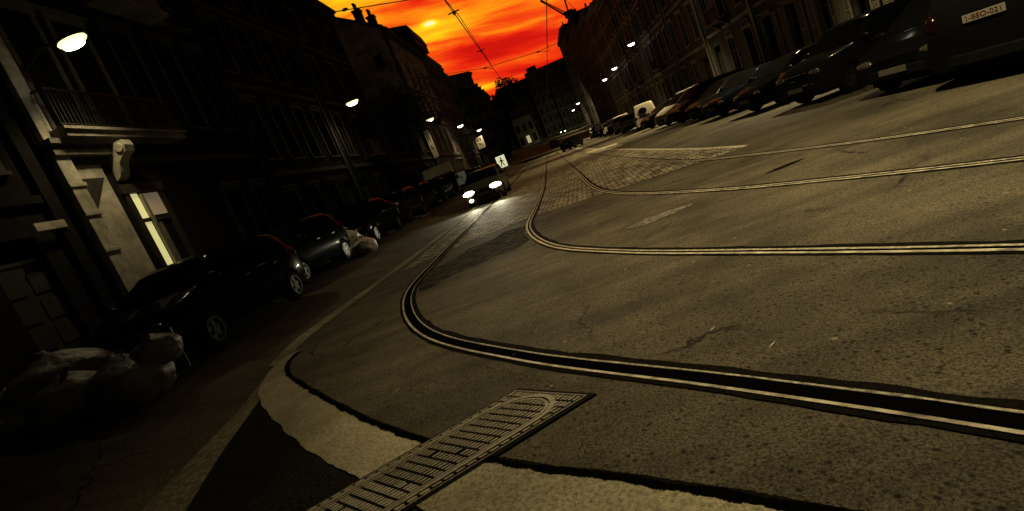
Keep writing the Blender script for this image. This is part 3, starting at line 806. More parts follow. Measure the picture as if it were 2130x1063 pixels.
# left row faces the camera
def lcar(kind, xk, ynose, colour, label, lit=(), **kw):
    S = KINDS[kind]; return car(kind, xk - S['W'] / 2, ynose + S['L'] / 2, pi, colour, label, GL, lit, **kw)
lcar('hatchback', -5.5, 6.2, 'p_char', 'nearest dark car in the left row, behind the heap of grey bin bags')
lcar('hatchback', -6.15, 10.4, 'p_green', 'dark car parked on the left, just before the white bin bags', detail=True)
lcar('sedan', -6.2, 15.6, 'p_black', 'black saloon in the left row just beyond the white bin bags')
lcar('hatchback', -6.3, 20.3, 'p_char', 'dark hatchback in the left row, next behind the saloon by the white bin bags')
lcar('hatchback', -6.6, 24.5, 'p_black', 'dark car in the left row with one headlight shining', lit=(1,))
lcar('sedan', -6.5, 28.9, 'p_blue', 'dark saloon in the left row directly in front of the pale-topped van')
lcar('hatchback', -6.7, 43.5, 'p_char', 'small dark car parked beyond the pale-topped van on the left', detail=False)
lcar('sedan', -6.6, 48.3, 'p_silver', 'silver saloon parked on the left behind the lit pictogram sign', detail=False)
lcar('hatchback', -6.7, 53.4, 'p_black', 'farthest dark car in view of the left row', detail=False)
# moving car with both lamps on
mv, mvp = car('hatchback', -3.2, 23.4, pi, 'p_dusk', 'oncoming grey car with both headlights blazing, wheels beside the cobbles', None, (0, 1), name='driving_car')
for o in mvp:
    if o.name.startswith('headlight'):
        o.data = o.data.copy(); c_ = sum((v.co for v in o.data.vertices), Vector()) / len(o.data.vertices)
        for v in o.data.vertices: v.co = c_ + (v.co - c_) * 1.4
        o.material_slots[0].link = 'OBJECT'; o.material_slots[0].material = M['headlit']
for sx in (-.56, .56):
    l = bpy.data.lights.new('headlamp_beam', 'SPOT'); l.energy = 260; l.color = (1, .9, .62); l.spot_size = R(70); l.spot_blend = .7; l.shadow_soft_size = .08
    o = bpy.data.objects.new('headlamp_beam', l); COL.objects.link(o); o.parent = mv
    o.location = (sx, 2.12, .62); o.rotation_euler = (R(82), 0, 0)
mb = MB(); mb.ell((.56, 2.06, .33), (.09, .03, .06)); mb.build('fog_light', M['headlit'], mv, smooth=True)

# right row: parked askew, noses out towards the tram tracks
def rcar(kind, x, y, colour, label, ang=-.21, **kw):
    S = KINDS[kind]
    # x, y = rear left corner on the ground
    c = Vector((S['W'] / 2, S['L'] / 2)); c.rotate(Matrix.Rotation(ang, 2))
    return car(kind, x + c.x, y + c.y, ang, colour, label, GR, (), **kw)
def ncar(kind, x, y, a, colour, label, **kw):
    """x, y below the middle of the nose; a degrees turned from straight out towards the camera"""
    S = KINDS[kind]; a = R(a); bx, by = cos(a), sin(a)
    return car(kind, x + bx * S['L'] / 2, y + by * S['L'] / 2, pi / 2 + a, colour, label, GR, (), **kw)
S = KINDS['four_by_four']
n1, n1p = car('four_by_four', 6.35 + .914 * S['L'] / 2, 8.35 + .407 * S['L'] / 2, -R(66), 'p_black', 'nearest black car at the right edge, its rear number plate readable', GR)
ncar('people_carrier', 6.4, 10.55, 20, 'p_black', 'black people carrier in the right row, nose out, beside the car with the readable plate')
ncar('four_by_four', 6.45, 14.5, 14, 'p_char', 'dark estate car in the right row, second nose from the camera, below the louvred shutters')
ncar('hatchback', 6.45, 18.1, 12, 'p_black', 'black hatchback in the right row, third nose from the camera')
ncar('sedan', 6.5, 21.8, 12, 'p_blue', 'low dark saloon in the right row between the third hatchback and a tiny dark car')
ncar('hatchback', 6.6, 25.0, 12, 'p_char', 'tiny-looking dark car in the right row before the boxy people carrier', detail=False)
ncar('people_carrier', 6.5, 28.3, 12, 'p_black', 'dark boxy people carrier in the right row overlapping the silver one', detail=False)
ncar('people_carrier', 6.5, 31.6, 12, 'p_bright', 'silver people carrier in the right row with a bright outlined roof', detail=False)
ncar('hatchback', 6.4, 36.0, 12, 'p_black', 'black hatchback in the right row beside the pale van', detail=False)
van, vanp = rcar('small_van', 6.4, 39.6, 'p_white', 'pale delivery van in the right row with a dark oval rear window', detail=False, name='delivery_van')
van['category'] = 'van'
S = KINDS['small_van']
mb = MB(); mb.lathe([(.30, 0), (.30, .02)], (0, 0, 0), 20, 'y'); ow = mb.build('rear_window', M['carglass'], van); ow.location = (-.1, -2.075, 1.33); ow.scale = (1, 1, .75)
mb = MB(); mb.box(-.42, .30, -2.066, -2.056, .92, 1.02); mb.build('rear_handle_bar', M['blacktrim'], van)
cols = ['p_beige', 'p_beige', 'p_char', 'p_silver', 'p_black', 'p_char', 'p_blue', 'p_beige']
lbl = ['beige car parked just beyond the pale van on the right', 'second beige car beyond the pale van on the right', 'dark people carrier three cars beyond the pale van',
       'silver car far down the right row', 'black car far down the right row past the silver one', 'charcoal car near the far end of the right row', 'navy car near the far end of the right row', 'beige car at the far end of the right row']
kn = ['hatchback', 'people_carrier', 'people_carrier', 'hatchback', 'sedan', 'hatchback', 'people_carrier', 'hatchback']
for i in range(8):
    rcar(kn[i], 6.3, 47.0 + 5.0 * i, cols[i], lbl[i], detail=False)
car('sedan', 2.6, 62.0, -.35, 'p_black', 'dark car crossing the far end of the cobbles with a gleaming outline', None, (), name='driving_car', detail=False)
car('hatchback', 3.6, 80.0, pi, 'p_char', 'small far car facing the camera at the top of the street', None, (0, 1), name='driving_car', detail=False)
car('hatchback', 1.0, 98.0, pi, 'p_beige', 'pale far car on the rising end of the street', None, (), name='driving_car', detail=False)

car('hatchback', 5.2, 152.0, pi, 'p_char', 'tiny farthest car with lit headlights, up the rising street by the tallest tenement', None, (0, 1), name='driving_car', detail=False)
# the number plate text on the nearest right-hand car
def text_mesh(txt, size, m, name, parent, loc, rot, depth=.003):
    cu = bpy.data.curves.new('lettering', 'FONT'); cu.body = txt; cu.size = size; cu.extrude = depth; cu.offset = .0012; cu.space_character = 1.06; cu.align_x = 'CENTER'; cu.align_y = 'CENTER'
    ob = bpy.data.objects.new('lettering', cu); COL.objects.link(ob)
    bpy.context.view_layer.update()
    dg = bpy.context.evaluated_depsgraph_get()
    me = bpy.data.meshes.new_from_object(ob.evaluated_get(dg))
    bpy.data.objects.remove(ob)
    me.materials.clear(); me.materials.append(m)
    o = bpy.data.objects.new(name, me); COL.objects.link(o); o.parent = parent; o.location = loc; o.rotation_euler = rot
    return o
pl = [o for o in n1p if o.name.startswith('licence_plate')][-1]
text_mesh('1-BSO-021', .098, M['plateink'], 'plate_lettering', pl, (0, -2.15 - .026, .98), (R(90), 0, 0))
# pale sticker
# ------------------------------------------------------------------ pale-topped van on the left
def box_van():
    x1, x0, y0 = -6.45, -8.45, 34.2
    root = empty('parked_van', (-7.45, y0, g(-7.0) - .1)); tag(root, 'dark box van parked on the left with a pale panel above its windscreen', 'van'); root.scale = (1, 1, .82)
    mb = MB()
    mb.prism([(-1.0, 0, .35), (-1.0, -.0, 1.1), (-1.0, .25, 1.2), (-1.0, .75, 2.05), (-1.0, 5.0, 2.05), (-1.0, 5.0, .35)], (2.0, 0, 0)); mb.build('body', M['p_char'], root, bevel=.04)
    mb = MB(); mb.prism([(-.98, .35, 2.02), (-.98, .15, 2.15), (-.98, .4, 2.95), (-.98, .75, 2.95), (-.98, .75, 2.02)], (1.96, 0, 0)); mb.build('pale_panel', M['matpanel'], root, bevel=.03)
    mb = MB(); mb.box(-1.0, 1.0, .78, 5.2, 2.055, 2.98); mb.build('cargo_box', M['render'], root, bevel=.02)
    mb = MB(); mb.prism([(-.88, .262, 1.25), (-.88, .672, 1.95), (-.88, .66, 1.96), (-.88, .25, 1.26)], (1.76, 0, 0)); mb.build('windscreen', M['carglass'], root)
    mb = MB(); mb.box(-1.02, 1.02, -.08, .1, .35, .6); mb.build('bumper', M['blacktrim'], root, bevel=.02)
    for s in (-1, 1):
        mb = MB(); mb.ell((s * .75, -.01, .85), (.16, .05, .09)); mb.build('headlight', M['headglass'], root, smooth=True)
        mb = MB(); mb.box(s * 1.06, s * 1.22, .3, .36, 1.35, 1.7); mb.tube([(s * 1.0, .33, 1.5), (s * 1.1, .33, 1.5)], .02); mb.build('mirror', M['blacktrim'], root)
        for w in (.9, 4.1):
            mb = MB(); mb.lathe([(.2, -.1), (.34, -.1), (.36, 0), (.34, .1), (.2, .1)], (s * .92, w, .36), 20, 'x'); mb.build('wheel', M['black'], root)
    mb = MB(); mb.box(-.6, .6, -.012, .0, .66, .78); mb.build('grille', M['black'], root)
box_van()

# ------------------------------------------------------------------ street lamps
GLMP = 'lit wall lamps over the left pavement'
GRMP = 'lit lamps over the right pavement'
def wall_lamp(x, y, z, side, label, group, power, tilt, big=True, far=False, light=True, cone=128, fwd=0.0):
    """bracket on the facade, bowl luminaire; side -1 left wall, +1 right wall"""
    root = empty('wall_lamp', (x, y, z)); tag(root, label, 'street lamp', group)
    wx = (-10.5 - x) if side < 0 else (12.5 - x)
    mb = MB(); mb.tube([(wx, 0, -.1), (wx * .5, 0, .18), (side * .25, 0, .16)], .035, 8); mb.box(min(wx, wx - side * .06), max(wx, wx - side * .06), -.12, .12, -.3, .1)
    mb.build('bracket_arm', M['darkmetal'], root)
    mb = MB(); mb.ell((0, 0, .11), (.40, .175, .09), 18, 8); mb.build('housing', M['darkmetal'], root, smooth=True)
    mb = MB(); mb.ell((0, 0, .03), (.37, .16, .11), 18, 8); mb.build('bowl', M['lampglass'] if not far else M['lampfar'], root, smooth=True)
    mb = MB(); mb.ell((0, 0, -.07), (.27, .12, .07), 18, 8); mb.build('lens', M['lamplens'], root, smooth=True)
    if light:
        l = bpy.data.lights.new('lamp_light', 'SPOT'); l.energy = power; l.color = (1, .80, .44); l.spot_size = R(cone); l.spot_blend = .8; l.shadow_soft_size = .16
        o = bpy.data.objects.new('lamp_light', l); COL.objects.link(o); o.parent = root; o.location = (0, 0, -.2); o.rotation_euler = (fwd, tilt, 0)
LN = ['nearest and largest lit wall lamp on the left, above the corner house', 'second lit wall lamp on the left, in front of the stained gable', 'third lit wall lamp along the left facades',
      'fourth lit wall lamp along the left facades', 'fifth lit wall lamp on the left, near the banded flats', 'sixth and farthest lit lamp on the left side']
for i, y in enumerate((11.62, 28.57, 47.6, 64.1, 81.6, 99.0)):
    wall_lamp(-9.0, y, 7.42 + g(-9, y) - g(-9), -1, LN[i], GLMP, (330, 130, 200, 260, 340, 0)[i], R(0), far=i > 2, light=i < 5, cone=(118, 165, 128, 128, 128, 128)[i])
RN = ['lit lamp on the right just out of the sky gap, nearest in view', 'second lit lamp on the right, lower and left of the nearest', 'third lit lamp on the right', 'far small lit lamp on the right', 'very far lit lamp on the right']
for i, (y, z) in enumerate(((56.1, 7.5), (70.6, 7.15), (82.2, 7.15), (140, 7.2), (118, 7.2))):
    wall_lamp(11.3 if i < 3 else 9.2, y, z, 1, RN[i], GRMP, (12000, 12000, 12000, 2600, 2200)[i], R((31, 31, 31, 8, 8)[i]), far=True, light=True, cone=(92, 92, 92, 120, 130)[i], fwd=R((0, 0, 0, 55, 62)[i]))
wall_lamp(11.3, 37.3, 7.7, 1, 'lit lamp on the right wall above the top edge of the view', GRMP, 12000, R(30), cone=96)
wall_lamp(11.3, 20.5, 7.7, 1, 'lit lamp on the right wall over the nearest parked cars', GRMP, 7500, R(30), cone=96)

# unseen lamp, with mast and span wire, added to light the crossing
def added_slung_lamp():
    x, y, z = 3.7, 5.0, 8.6
    root = empty('added_slung_lamp', (x, y, z)); tag(root, 'unseen added lamp slung on a span wire high over the tram crossing', 'street lamp')
    mb = MB(); mb.tube([(-14.1, 0, 1.6), (-8, 0, .9), (0, 0, .55), (4, 0, .75), (8.8, 0, 1.0)], .012, 6); mb.build('span_wire', M['blackwire'], root)
    mb = MB(); mb.tube([(8.8, 0, -9.1), (8.8, 0, 1.1)], [.11, .07], 10); mb.build('mast', M['darkmetal'], root)
    mb = MB(); mb.lathe([(.03, .55), (.04, .3), (.12, .25), (.3, .1), (.32, .0), (.3, -.02)], (0, 0, 0), 20); mb.build('added_lampshade', M['darkmetal'], root, smooth=True)
    mb = MB(); mb.ell((0, 0, -.03), (.2, .2, .09)); mb.build('lens', M['lamplens'], root, smooth=True)
    l = bpy.data.lights.new('lamp_light', 'SPOT'); l.energy = 6000; l.color = (1, .80, .44); l.spot_size = R(116); l.spot_blend = 1.0; l.shadow_soft_size = .2
    o = bpy.data.objects.new('lamp_light', l); COL.objects.link(o); o.parent = root; o.location = (0, 0, -.2); o.rotation_euler = (R(8), R(-7), 0)
added_slung_lamp()

# ------------------------------------------------------------------ rubbish bags
def bag(x, y, z, r, h, m, label, group, seed, name='bin_bag'):
    """a crumpled, knotted plastic bag resting on the ground or on other bags"""
    bm = bmesh.new(); bmesh.ops.create_icosphere(bm, subdivisions=4, radius=1.0)
    o3 = Vector((seed * 7.1, seed * 3.3, seed * 1.7))
    for v in bm.verts:
        d = v.co.normalized()
        k = 1 + .22 * noise.noise(d * 1.3 + o3) + .13 * abs(noise.noise(d * 3.1 + o3)) - .10 * abs(noise.noise(Vector((d.x * 6, d.y * 6, d.z * 2.2)) + o3))
        th = math.atan2(d.y, d.x)
        pinch = max(0, d.z - .45) / .55
        k *= 1 + .07 * pinch * sin(th * 9 + 3 * noise.noise(d * 2 + o3))
        rad = 1 - .62 * pinch ** 1.3
        p = Vector((d.x * k * rad * r, d.y * k * rad * r, (max(d.z, -.72) + .72) / 1.72 * h * (1 + .06 * noise.noise(d * 2.2 + o3))))
        v.co = p
    # the tied ears
    top = h
    me = bpy.data.meshes.new(name)
    bmesh.ops.recalc_face_normals(bm, faces=bm.faces[:])
    for f in bm.faces: f.smooth = True
    bm.to_mesh(me); bm.free(); me.materials.append(m)
    root = empty(name, (x, y, z)); tag(root, label, 'bin bag', group)
    o = bpy.data.objects.new('bag', me); COL.objects.link(o); o.parent = root
    mb = MB(); rr = random.Random(seed)
    for k in range(3):
        a = rr.uniform(0, 2 * pi); d = Vector((cos(a), sin(a), 0)); s = Vector((-sin(a), cos(a), 0)); b = Vector((0, 0, top - .03))
        mb.prism([b + s * .015, b + d * .07 + s * .07 + Vector((0, 0, .07)), b + d * .10 - s * .05 + Vector((0, 0, .05)), b - s * .015], (0, 0, .006))
    mb.build('tied_ears', m, root)
    return root
GB = 'grey bin bags heaped before the nearest left car'
bl = ['grey bin bag at the left-hand end of the heap, slumped low', 'grey bin bag in front at the middle of the heap, palest of the heap', 'broad grey bin bag at the back of the heap',
      'round grey bin bag at the right-hand end of the heap', 'small grey bin bag on top of the right-hand end, under the car lamp', 'flat grey bin bag left of the middle, lowest of the heap']
for i, (x, y, z, r, h) in enumerate(((-7.45, 5.6, 0, .46, .50), (-6.3, 5.35, 0, .44, .60), (-6.85, 5.8, 0, .60, .80), (-5.68, 5.5, 0, .44, .66), (-5.4, 5.75, .36, .28, .42), (-6.95, 5.25, 0, .38, .36))):
    bag(x, y, g(x) + z, r, h, M['bag'], bl[i], GB, i + 1)
GW = 'white bin bags at the left kerb'
bl = ['white bin bag nearest the road in the small white heap', 'knotted white bin bag standing upright on the small white heap', 'white bin bag at the back left of the small white heap', 'half empty white bin bag at the front of the small white heap']
for i, (x, y, z, r, h) in enumerate(((-6.15, 14.95, 0, .36, .52), (-6.55, 15.05, .22, .33, .62), (-7.0, 15.0, 0, .38, .55), (-6.7, 14.7, 0, .30, .40))):
    bag(x, y, g(x) + z, r, h, M['bagwhite'], bl[i], GW, i + 21)
mb = MB(); mb.tube([(0, 0, 0), (0, 0, .55), (.03, 0, .58), (.62, 0, .58), (.65, 0, .55), (.65, 0, 0)], .018, 8)  # hoop stands in for the nearest left car's plate and bumper line
o = mb.build('bumper_outline', M['rim']); o.location = (-5.95, 5.98, g(-5.8) + .12); tag(o, 'thin hoop standing in for the plate and bumper line of the nearest left car, behind the grey bin bags', 'bumper outline')

# ------------------------------------------------------------------ buildings
WCACHE = {}
def window(parent, a, z0, w, h, style, fm, sub=True):
    """window at facade position a (centre), local out = +x"""
    key = (round(w, 2), round(h, 2), style, fm, sub)
    if key in WCACHE:
        src, ch = WCACHE[key]
        o = src.copy(); COL.objects.link(o); o.parent = parent; o.location = (0, a, z0)
        for c in ch:
            d = c.copy(); COL.objects.link(d); d.parent = o
        return o
    mb = MB(); t = .10
    # surround, proud of the wall
    if style != 'plain':
        mb.box(.002, .05, -w / 2 - t, -w / 2 + .01, -.0, h); mb.box(.002, .05, w / 2 - .01, w / 2 + t, 0, h)
        mb.box(.003, .075, -w / 2 - t - .04, w / 2 + t + .04, h + .002, h + .16)
        if style == 'hood': mb.box(.004, .17, -w / 2 - t - .1, w / 2 + t + .1, h + .162, h + .24)
        if style == 'arch':
            n = 10
            for k in range(n):
                a0 = pi * k / n; a1 = pi * (k + 1) / n; r0 = w / 2 - .005; r1 = w / 2 + t
                f = lambda r, q: (0, r * cos(q), h + .16 + r * .55 * sin(q))
                mb.prism([Vector(f(r0, a0)) + Vector((.003, 0, 0)), Vector(f(r1, a0)) + Vector((.003, 0, 0)), Vector(f(r1, a1)) + Vector((.003, 0, 0)), Vector(f(r0, a1)) + Vector((.003, 0, 0))], (.06, 0, 0))
    mb.box(-.12, .12, -w / 2 - .12, w / 2 + .12, -.09, -.002)       # sill
    b = -.20
    mb.box(b, b + .07, -w / 2, -w / 2 + .07, 0, h); mb.box(b, b + .07, w / 2 - .07, w / 2, 0, h)
    mb.box(b, b + .07, -w / 2 + .07, w / 2 - .07, 0, .08); mb.box(b, b + .07, -w / 2 + .07, w / 2 - .07, h - .07, h)
    mb.box(b + .003, b + .067, -w / 2 + .07, w / 2 - .07, h * .70, h * .70 + .06)
    if w > .7: mb.box(b + .005, b + .064, -.03, .03, .08, h * .70)
    o = mb.build('window', M[fm], parent); o.location = (0, a, z0); ch = []
    mb = MB(); mb.box(b + .01, b + .03, -w / 2 + .05, w / 2 - .05, .05, h - .05); ch.append(mb.build('pane', M['pane'], o))
    WCACHE[key] = (o, ch)
    return o

def shutters(parent, a, z0, w, h, m='shutter'):
    out = []
    for s in (-1, 1):
        c = a + s * (w / 2 + .09 + w * .25); hw_ = w * .25
        mb = MB()
        mb.box(.055, .10, c - hw_, c - hw_ + .05, z0, z0 + h); mb.box(.055, .10, c + hw_ - .05, c + hw_, z0, z0 + h)
        for z in (z0, z0 + h * .5, z0 + h - .07): mb.box(.056, .099, c - hw_ + .05, c + hw_ - .05, z, z + .07)
        n = int(h / .075)
        for k in range(n):
            z = z0 + .08 + k * (h - .16) / n
            mb.prism([(.06, c - hw_ + .05, z), (.09, c - hw_ + .05, z - .03), (.098, c - hw_ + .05, z - .024), (.068, c - hw_ + .05, z + .006)], (0, 2 * hw_ - .10, 0))
        out.append(mb.build('shutter', M[m], parent))
    return out

def building(name, label, loc, rz, W, H, wall, floors, nwin, cat='house', group=None, depth=9.0, style='frame', fm='frame', ww=1.0, roof='parapet', trim='stone', doors=(), skip=(), chim=(), pipes=(), balc=(), shut=(), shutm='shutter', pilasters=True, far=False, gable=None, lit=()):
    """local: facade in the plane x = 0 facing +x, running 0..W along +y"""
    root = empty(name, loc, rz); tag(root, label, cat, group)
    wn = W / nwin; cs = [wn * (i + .5) for i in range(nwin)]
    mb = MB(); base = -1.2
    mb.box(-depth, -.30, 0, W, base, H)
    zprev = base
    for fi, (z0, z1) in enumerate(floors):
        mb.box(-.30, 0, 0, W, zprev, z0)
        prev = 0.0
        for i, c in enumerate(cs):
            w_ = ww
            for d in doors:
                if d[0] == (fi, i): w_ = d[1]
            if (fi, i) in skip: continue
            mb.box(-.30, 0, prev, c - w_ / 2, z0, z1); prev = c + w_ / 2
        mb.box(-.30, 0, prev, W, z0, z1); zprev = z1
    mb.box(-.30, 0, 0, W, zprev, H)
    if gable:   # ridge along the street
        for y in (0, W - .3):
            mb.prism([(-depth, y, H), (0, y, H), (-gable[0], y, H + gable[1])], (0, .3, 0))
    mb.build('wall', M[wall], root)
    for fi, (z0, z1) in enumerate(floors):
        for i, c in enumerate(cs):
            if (fi, i) in skip: continue
            d = [q for q in doors if q[0] == (fi, i)]
            if d:
                w_ = d[0][1]; h = z1 - z0
                mm = MB(); mm.box(-.2, -.14, c - w_ / 2, c + w_ / 2, z0, z1 - .5)
                for k in range(3):
                    for s in (-1, 1): mm.box(-.14, -.12, c + s * w_ * .24 - w_ * .17, c + s * w_ * .24 + w_ * .17, z0 + .15 + k * (h - .7) / 3, z0 + (k + 1) * (h - .7) / 3)
                mm.box(-.22, -.12, c - w_ / 2, c + w_ / 2, z1 - .5, z1 - .42)
                dd = mm.build('door', M['framedark'], root)
                mm = MB(); mm.box(-.2, -.17, c - w_ / 2, c + w_ / 2, z1 - .42, z1); mm.build('transom_pane', M['winlit'] if (fi, i) in lit else M['pane'], dd)
                continue
            o = window(root, c, z0, ww, z1 - z0, style, fm)
            if (fi, i) in lit:
                for ch in o.children:
                    if ch.name.startswith('pane'): ch.material_slots[0].link = 'OBJECT'; ch.material_slots[0].material = M['winlit']
            if (fi, i) in shut: shutters(root, c, z0, ww, z1 - z0, shutm)
            if (fi, i) in balc:
                mm = MB(); mm.box(.002, .75, c - ww, c + ww, z0 - .34, z0 - .2)
                for k in range(15):
                    yy_ = c - ww + .03 + k * (2 * ww - .06) / 14; mm.box(.70, .725, yy_ - .01, yy_ + .01, z0 - .2, z0 + .62)
                mm.box(.69, .735, c - ww, c + ww, z0 + .62, z0 + .67)
                for s in (-1, 1):
                    mm.box(.01, .7, c + s * (ww - .02) - .015, c + s * (ww - .02) + .015, z0 + .62, z0 + .66)
                    mm.prism([(.003, c + s * ww * .75, z0 - .34), (.6, c + s * ww * .75, z0 - .34), (.003, c + s * ww * .75, z0 - .85)], (0, .12, 0))
                mm.build('balcony', M['balcony'], root)
    # horizontal trim
    mm = MB()
    mm.box(.002, .09, .03, W - .03, base, .55)
    for (z0, z1), (z2, z3) in zip(floors[:-1], floors[1:]):
        zc = (z1 + z2) / 2 + .05
        if z2 - z1 > .55:
            q = MB(); q.box(.002, .10, .03, W - .03, zc - .09, zc + .09); q.build('string_course', M[trim], root)
    mm.build('plinth', M[trim], root)
    if pilasters:
        for y in (.03, W - .33):
            q = MB(); q.box(.003, .13, y, y + .30, .553, H - .62); q.build('pilaster', M[trim], root)
    mm = MB(); mm.box(.002, .22, .01, W - .01, H - .6, H - .38); mm.box(.002, .42, .01, W - .01, H - .376, H - .2); mm.box(.002, .56, .005, W - .005, H - .197, H - .02)
    k = .5
    while k < W - .3 and not far:
        mm.box(.222, .40, k, k + .14, H - .62, H - .378); k += .62
    mm.build('cornice', M[trim], root)
    # roof
    mm = MB(); rz_ = H
    if roof == 'mansard':
        mm.prism([(-.1, .05, H), (-1.3, .05, H + 2.2), (-depth + 1.2, .05, H + 2.5), (-depth, .05, H)], (0, W - .1, 0)); rz_ = H + 2.2
        rf = mm.build('roof', M['roof'], root)
        for i, c in enumerate(cs[::2] if nwin > 2 else cs):
            q = MB(); q.box(-1.4, -.35, c - .55, c + .55, H + .2, H + 1.75); q.prism([(-1.5, c - .7, H + 1.753), (-.2, c - .7, H + 1.753), (-.2, c, H + 2.2), (-1.5, c, H + 2.2)], (0, 0, .06)) if False else q.box(-1.5, -.22, c - .66, c + .66, H + 1.753, H + 1.86)
            dm = q.build('dormer', M['roof'], rf)
    elif roof == 'pitched' and gable:
        mm.prism([(.3, -.12, H + .02), (-gable[0], -.12, H + gable[1] + .02), (-gable[0], -.12, H + gable[1] + .2), (.3, -.12, H + .2)], (0, W + .24, 0))
        mm.prism([(-depth, -.12, H + .02), (-gable[0] - .003, -.12, H + gable[1] + .02), (-gable[0] - .003, -.12, H + gable[1] + .2), (-depth, -.12, H + .2)], (0, W + .24, 0))
        rf = mm.build('roof', M['roof'], root)
    else:
        mm.box(-depth + .02, -.02, .02, W - .02, H + .002, H + .3); rf = mm.build('roof', M['roof'], root); rz_ = H + .3
    for (cx, cy, cw, chh, npot) in chim:
        q = MB(); zb = rz_ - .3 if not gable else H - .2 + gable[1] * (1 - min(1, abs(-cx - gable[0]) / gable[0]))
        q.box(cx - .35, cx + .35, cy, cy + cw, zb, zb + chh); q.box(cx - .42, cx + .42, cy - .07, cy + cw + .07, zb + chh + .002, zb + chh + .14)
        c_ = q.build('chimney', M['brickdark'], rf)
        for k in range(npot):
            yy_ = cy + cw * (k + .5) / npot
            p = MB(); p.lathe([(.13, 0), (.11, .5), (.14, .52), (.14, .6)], (cx, yy_, zb + chh + .14), 10); p.build('chimney_pot', M['pot'], root)
    for y in pipes:
        q = MB(); q.tube([(.19, y, .1), (.19, y, H - .7)], .055, 8)
        for z in (1.5, 4.5, 7.5, 10.5):
            if z < H - 1: q.box(.0, .26, y - .08, y + .08, z, z + .05)
        q.build('downpipe', M['zinc'], root)
    return root

XL, XR = -10.5, 12.5
def zL(y): return .315 + max(0.0, y - 85.0) * .042
def zR(y): return g(XR, y)
F3 = [(.9, 3.3), (5.0, 7.3), (8.7, 10.8)]
F4 = [(.9, 3.3), (4.7, 7.1), (8.3, 10.4), (11.4, 13.0)]

# --- left side
building('corner_house', 'dark house at the extreme left, ahead of the white pilaster', (XL, -6, zL(0)), 0, 16.75, 14.2, 'jet', F4, 6, doors=(((0, 5), 1.1),), style='frame', roof='mansard', fm='framemid', ww=1.15, trim='jet')
L1 = building('corner_house', 'left house with white pilaster, lit glass door and balcony under the nearest wall lamp', (XL, 11.02, zL(11)), 0, 8.5, 13.6, 'jet', [(.6, 3.7), (5.9, 8.75), (10.2, 12.2)], 5, skip=((0, 0), (0, 1), (0, 2), (1, 0), (1, 1)), style='hood', roof='mansard', fm='framemid', ww=.85, trim='renderdark', chim=((-3, 6.5, 1.2, 1.6, 3),), pipes=(8.3,), pilasters=False)
def entrance(root):
    M_ = M['stonewhite']
    z0 = 0.0
    mb = MB(); mb.box(.003, .20, .06, .44, .0, 5.05); mb.box(.003, .16, .08, .42, 5.05, 9.4)
    for z in (1.0, 2.6, 3.5, 4.2): mb.box(.2, .235, .03, .47, z, z + .10)
    mb.box(.2, .26, .02, .48, 0, .6)
    mb.build('pilaster', M_, root, bevel=.01)
    mb = MB(); mb.box(.004, .07, .442, 1.28, .0, 4.95); mb.build('white_panel', M_, root)
    # shadow on the white panel, put in as a dark triangle
    mb = MB(); mb.prism([(.0705, .50, 4.42), (.0705, 1.20, 4.42), (.0705, .46, 3.52)], (.012, 0, 0)); mb.build('triangular_shade_panel', M['framedark'], root)
    # bands and entablature below the balcony
    mb = MB(); mb.box(.005, .27, .05, 1.6, 4.953, 5.09); mb.box(.006, .36, .0, 1.7, 5.20, 5.32); mb.build('entablature', M['frame'], root)
    mb = MB(); mb.box(.004, .25, .06, 1.5, 5.093, 5.197); mb.build('frieze', M['framedark'], root)
    # scroll console
    mb = MB(); pr = [(.01, 5.19), (.62, 5.19), (.66, 5.05), (.60, 4.9), (.45, 4.82), (.30, 4.70), (.22, 4.5), (.14, 4.38), (.01, 4.32)]
    mb.prism([(x, 1.62, z) for x, z in pr], (0, .30, 0)); mb.lathe([(.1, -.02), (.12, 0), (.12, .34), (.1, .36)], (.50, 1.60, 5.02), 16, 'y'); mb.build('console_bracket', M_, root)
    # balcony over the entrance
    mb = MB(); mb.box(.002, .50, .35, 4.3, 5.325, 5.47); mb.box(.002, .57, .3, 4.35, 5.472, 5.54); mb.build('balcony_slab', M['stone'], root)
    mb = MB()
    for k in range(36):
        y = .38 + k * 3.9 / 35; mb.box(.46, .485, y - .012, y + .012, 5.54, 6.42)
    mb.box(.445, .50, .35, 4.3, 6.42, 6.47); mb.box(.45, .495, .35, 4.3, 5.6, 5.63)
    for y in (.36, 4.29): mb.box(.03, .445, y - .012, y + .012, 6.42, 6.465)
    mb.build('balcony_railing', M['balcony'], root)
    # french window behind the balcony, lamplit reveals
    for k, y in enumerate((1.15, 2.55)): window(root, y, 5.6, .95, 3.0, 'hood', 'frame')
    # lit glass door
    mb = MB(); mb.box(.004, .06, 1.55, 1.72, .1, 3.95); mb.box(.004, .06, 2.72, 2.9, .1, 3.95); mb.box(.004, .09, 1.5, 2.95, 3.953, 4.2); mb.box(.006, .055, 1.72, 2.72, 3.15, 3.25); mb.box(.006, .05, 2.0, 2.1, .1, 3.15)
    d = mb.build('entrance_door', M['framedark'], root)
    mb = MB(); mb.box(.005, .02, 1.722, 1.995, .9, 3.145); mb.build('lit_sidelight', M['doorlit'], d)
    mb = MB(); mb.box(.005, .02, 1.722, 1.995, 3.255, 3.94); mb.build('lit_sidelight', M['doorlit'], d)
    mb = MB(); mb.box(.005, .021, 2.13, 2.715, 3.3, 3.92); mb.build('lit_transom', M['doorlit2'], d)
    mb = MB(); mb.box(.006, .10, 2.003, 2.097, .1, 3.9); mb.build('door_post', M['stone'], d)
    mb = MB(); mb.box(.007, .03, 2.22, 2.34, .9, 3.1); mb.build('push_bar', M['stone'], d)
    # lit under-cornice panels of the oriel above
    mb = MB(); mb.box(.004, .7, 3.6, 6.1, 9.35, 9.5); mb.box(.003, .6, 3.7, 6.0, 9.502, 9.9); mb.build('oriel_base', M['stone'], root)
entrance(L1)
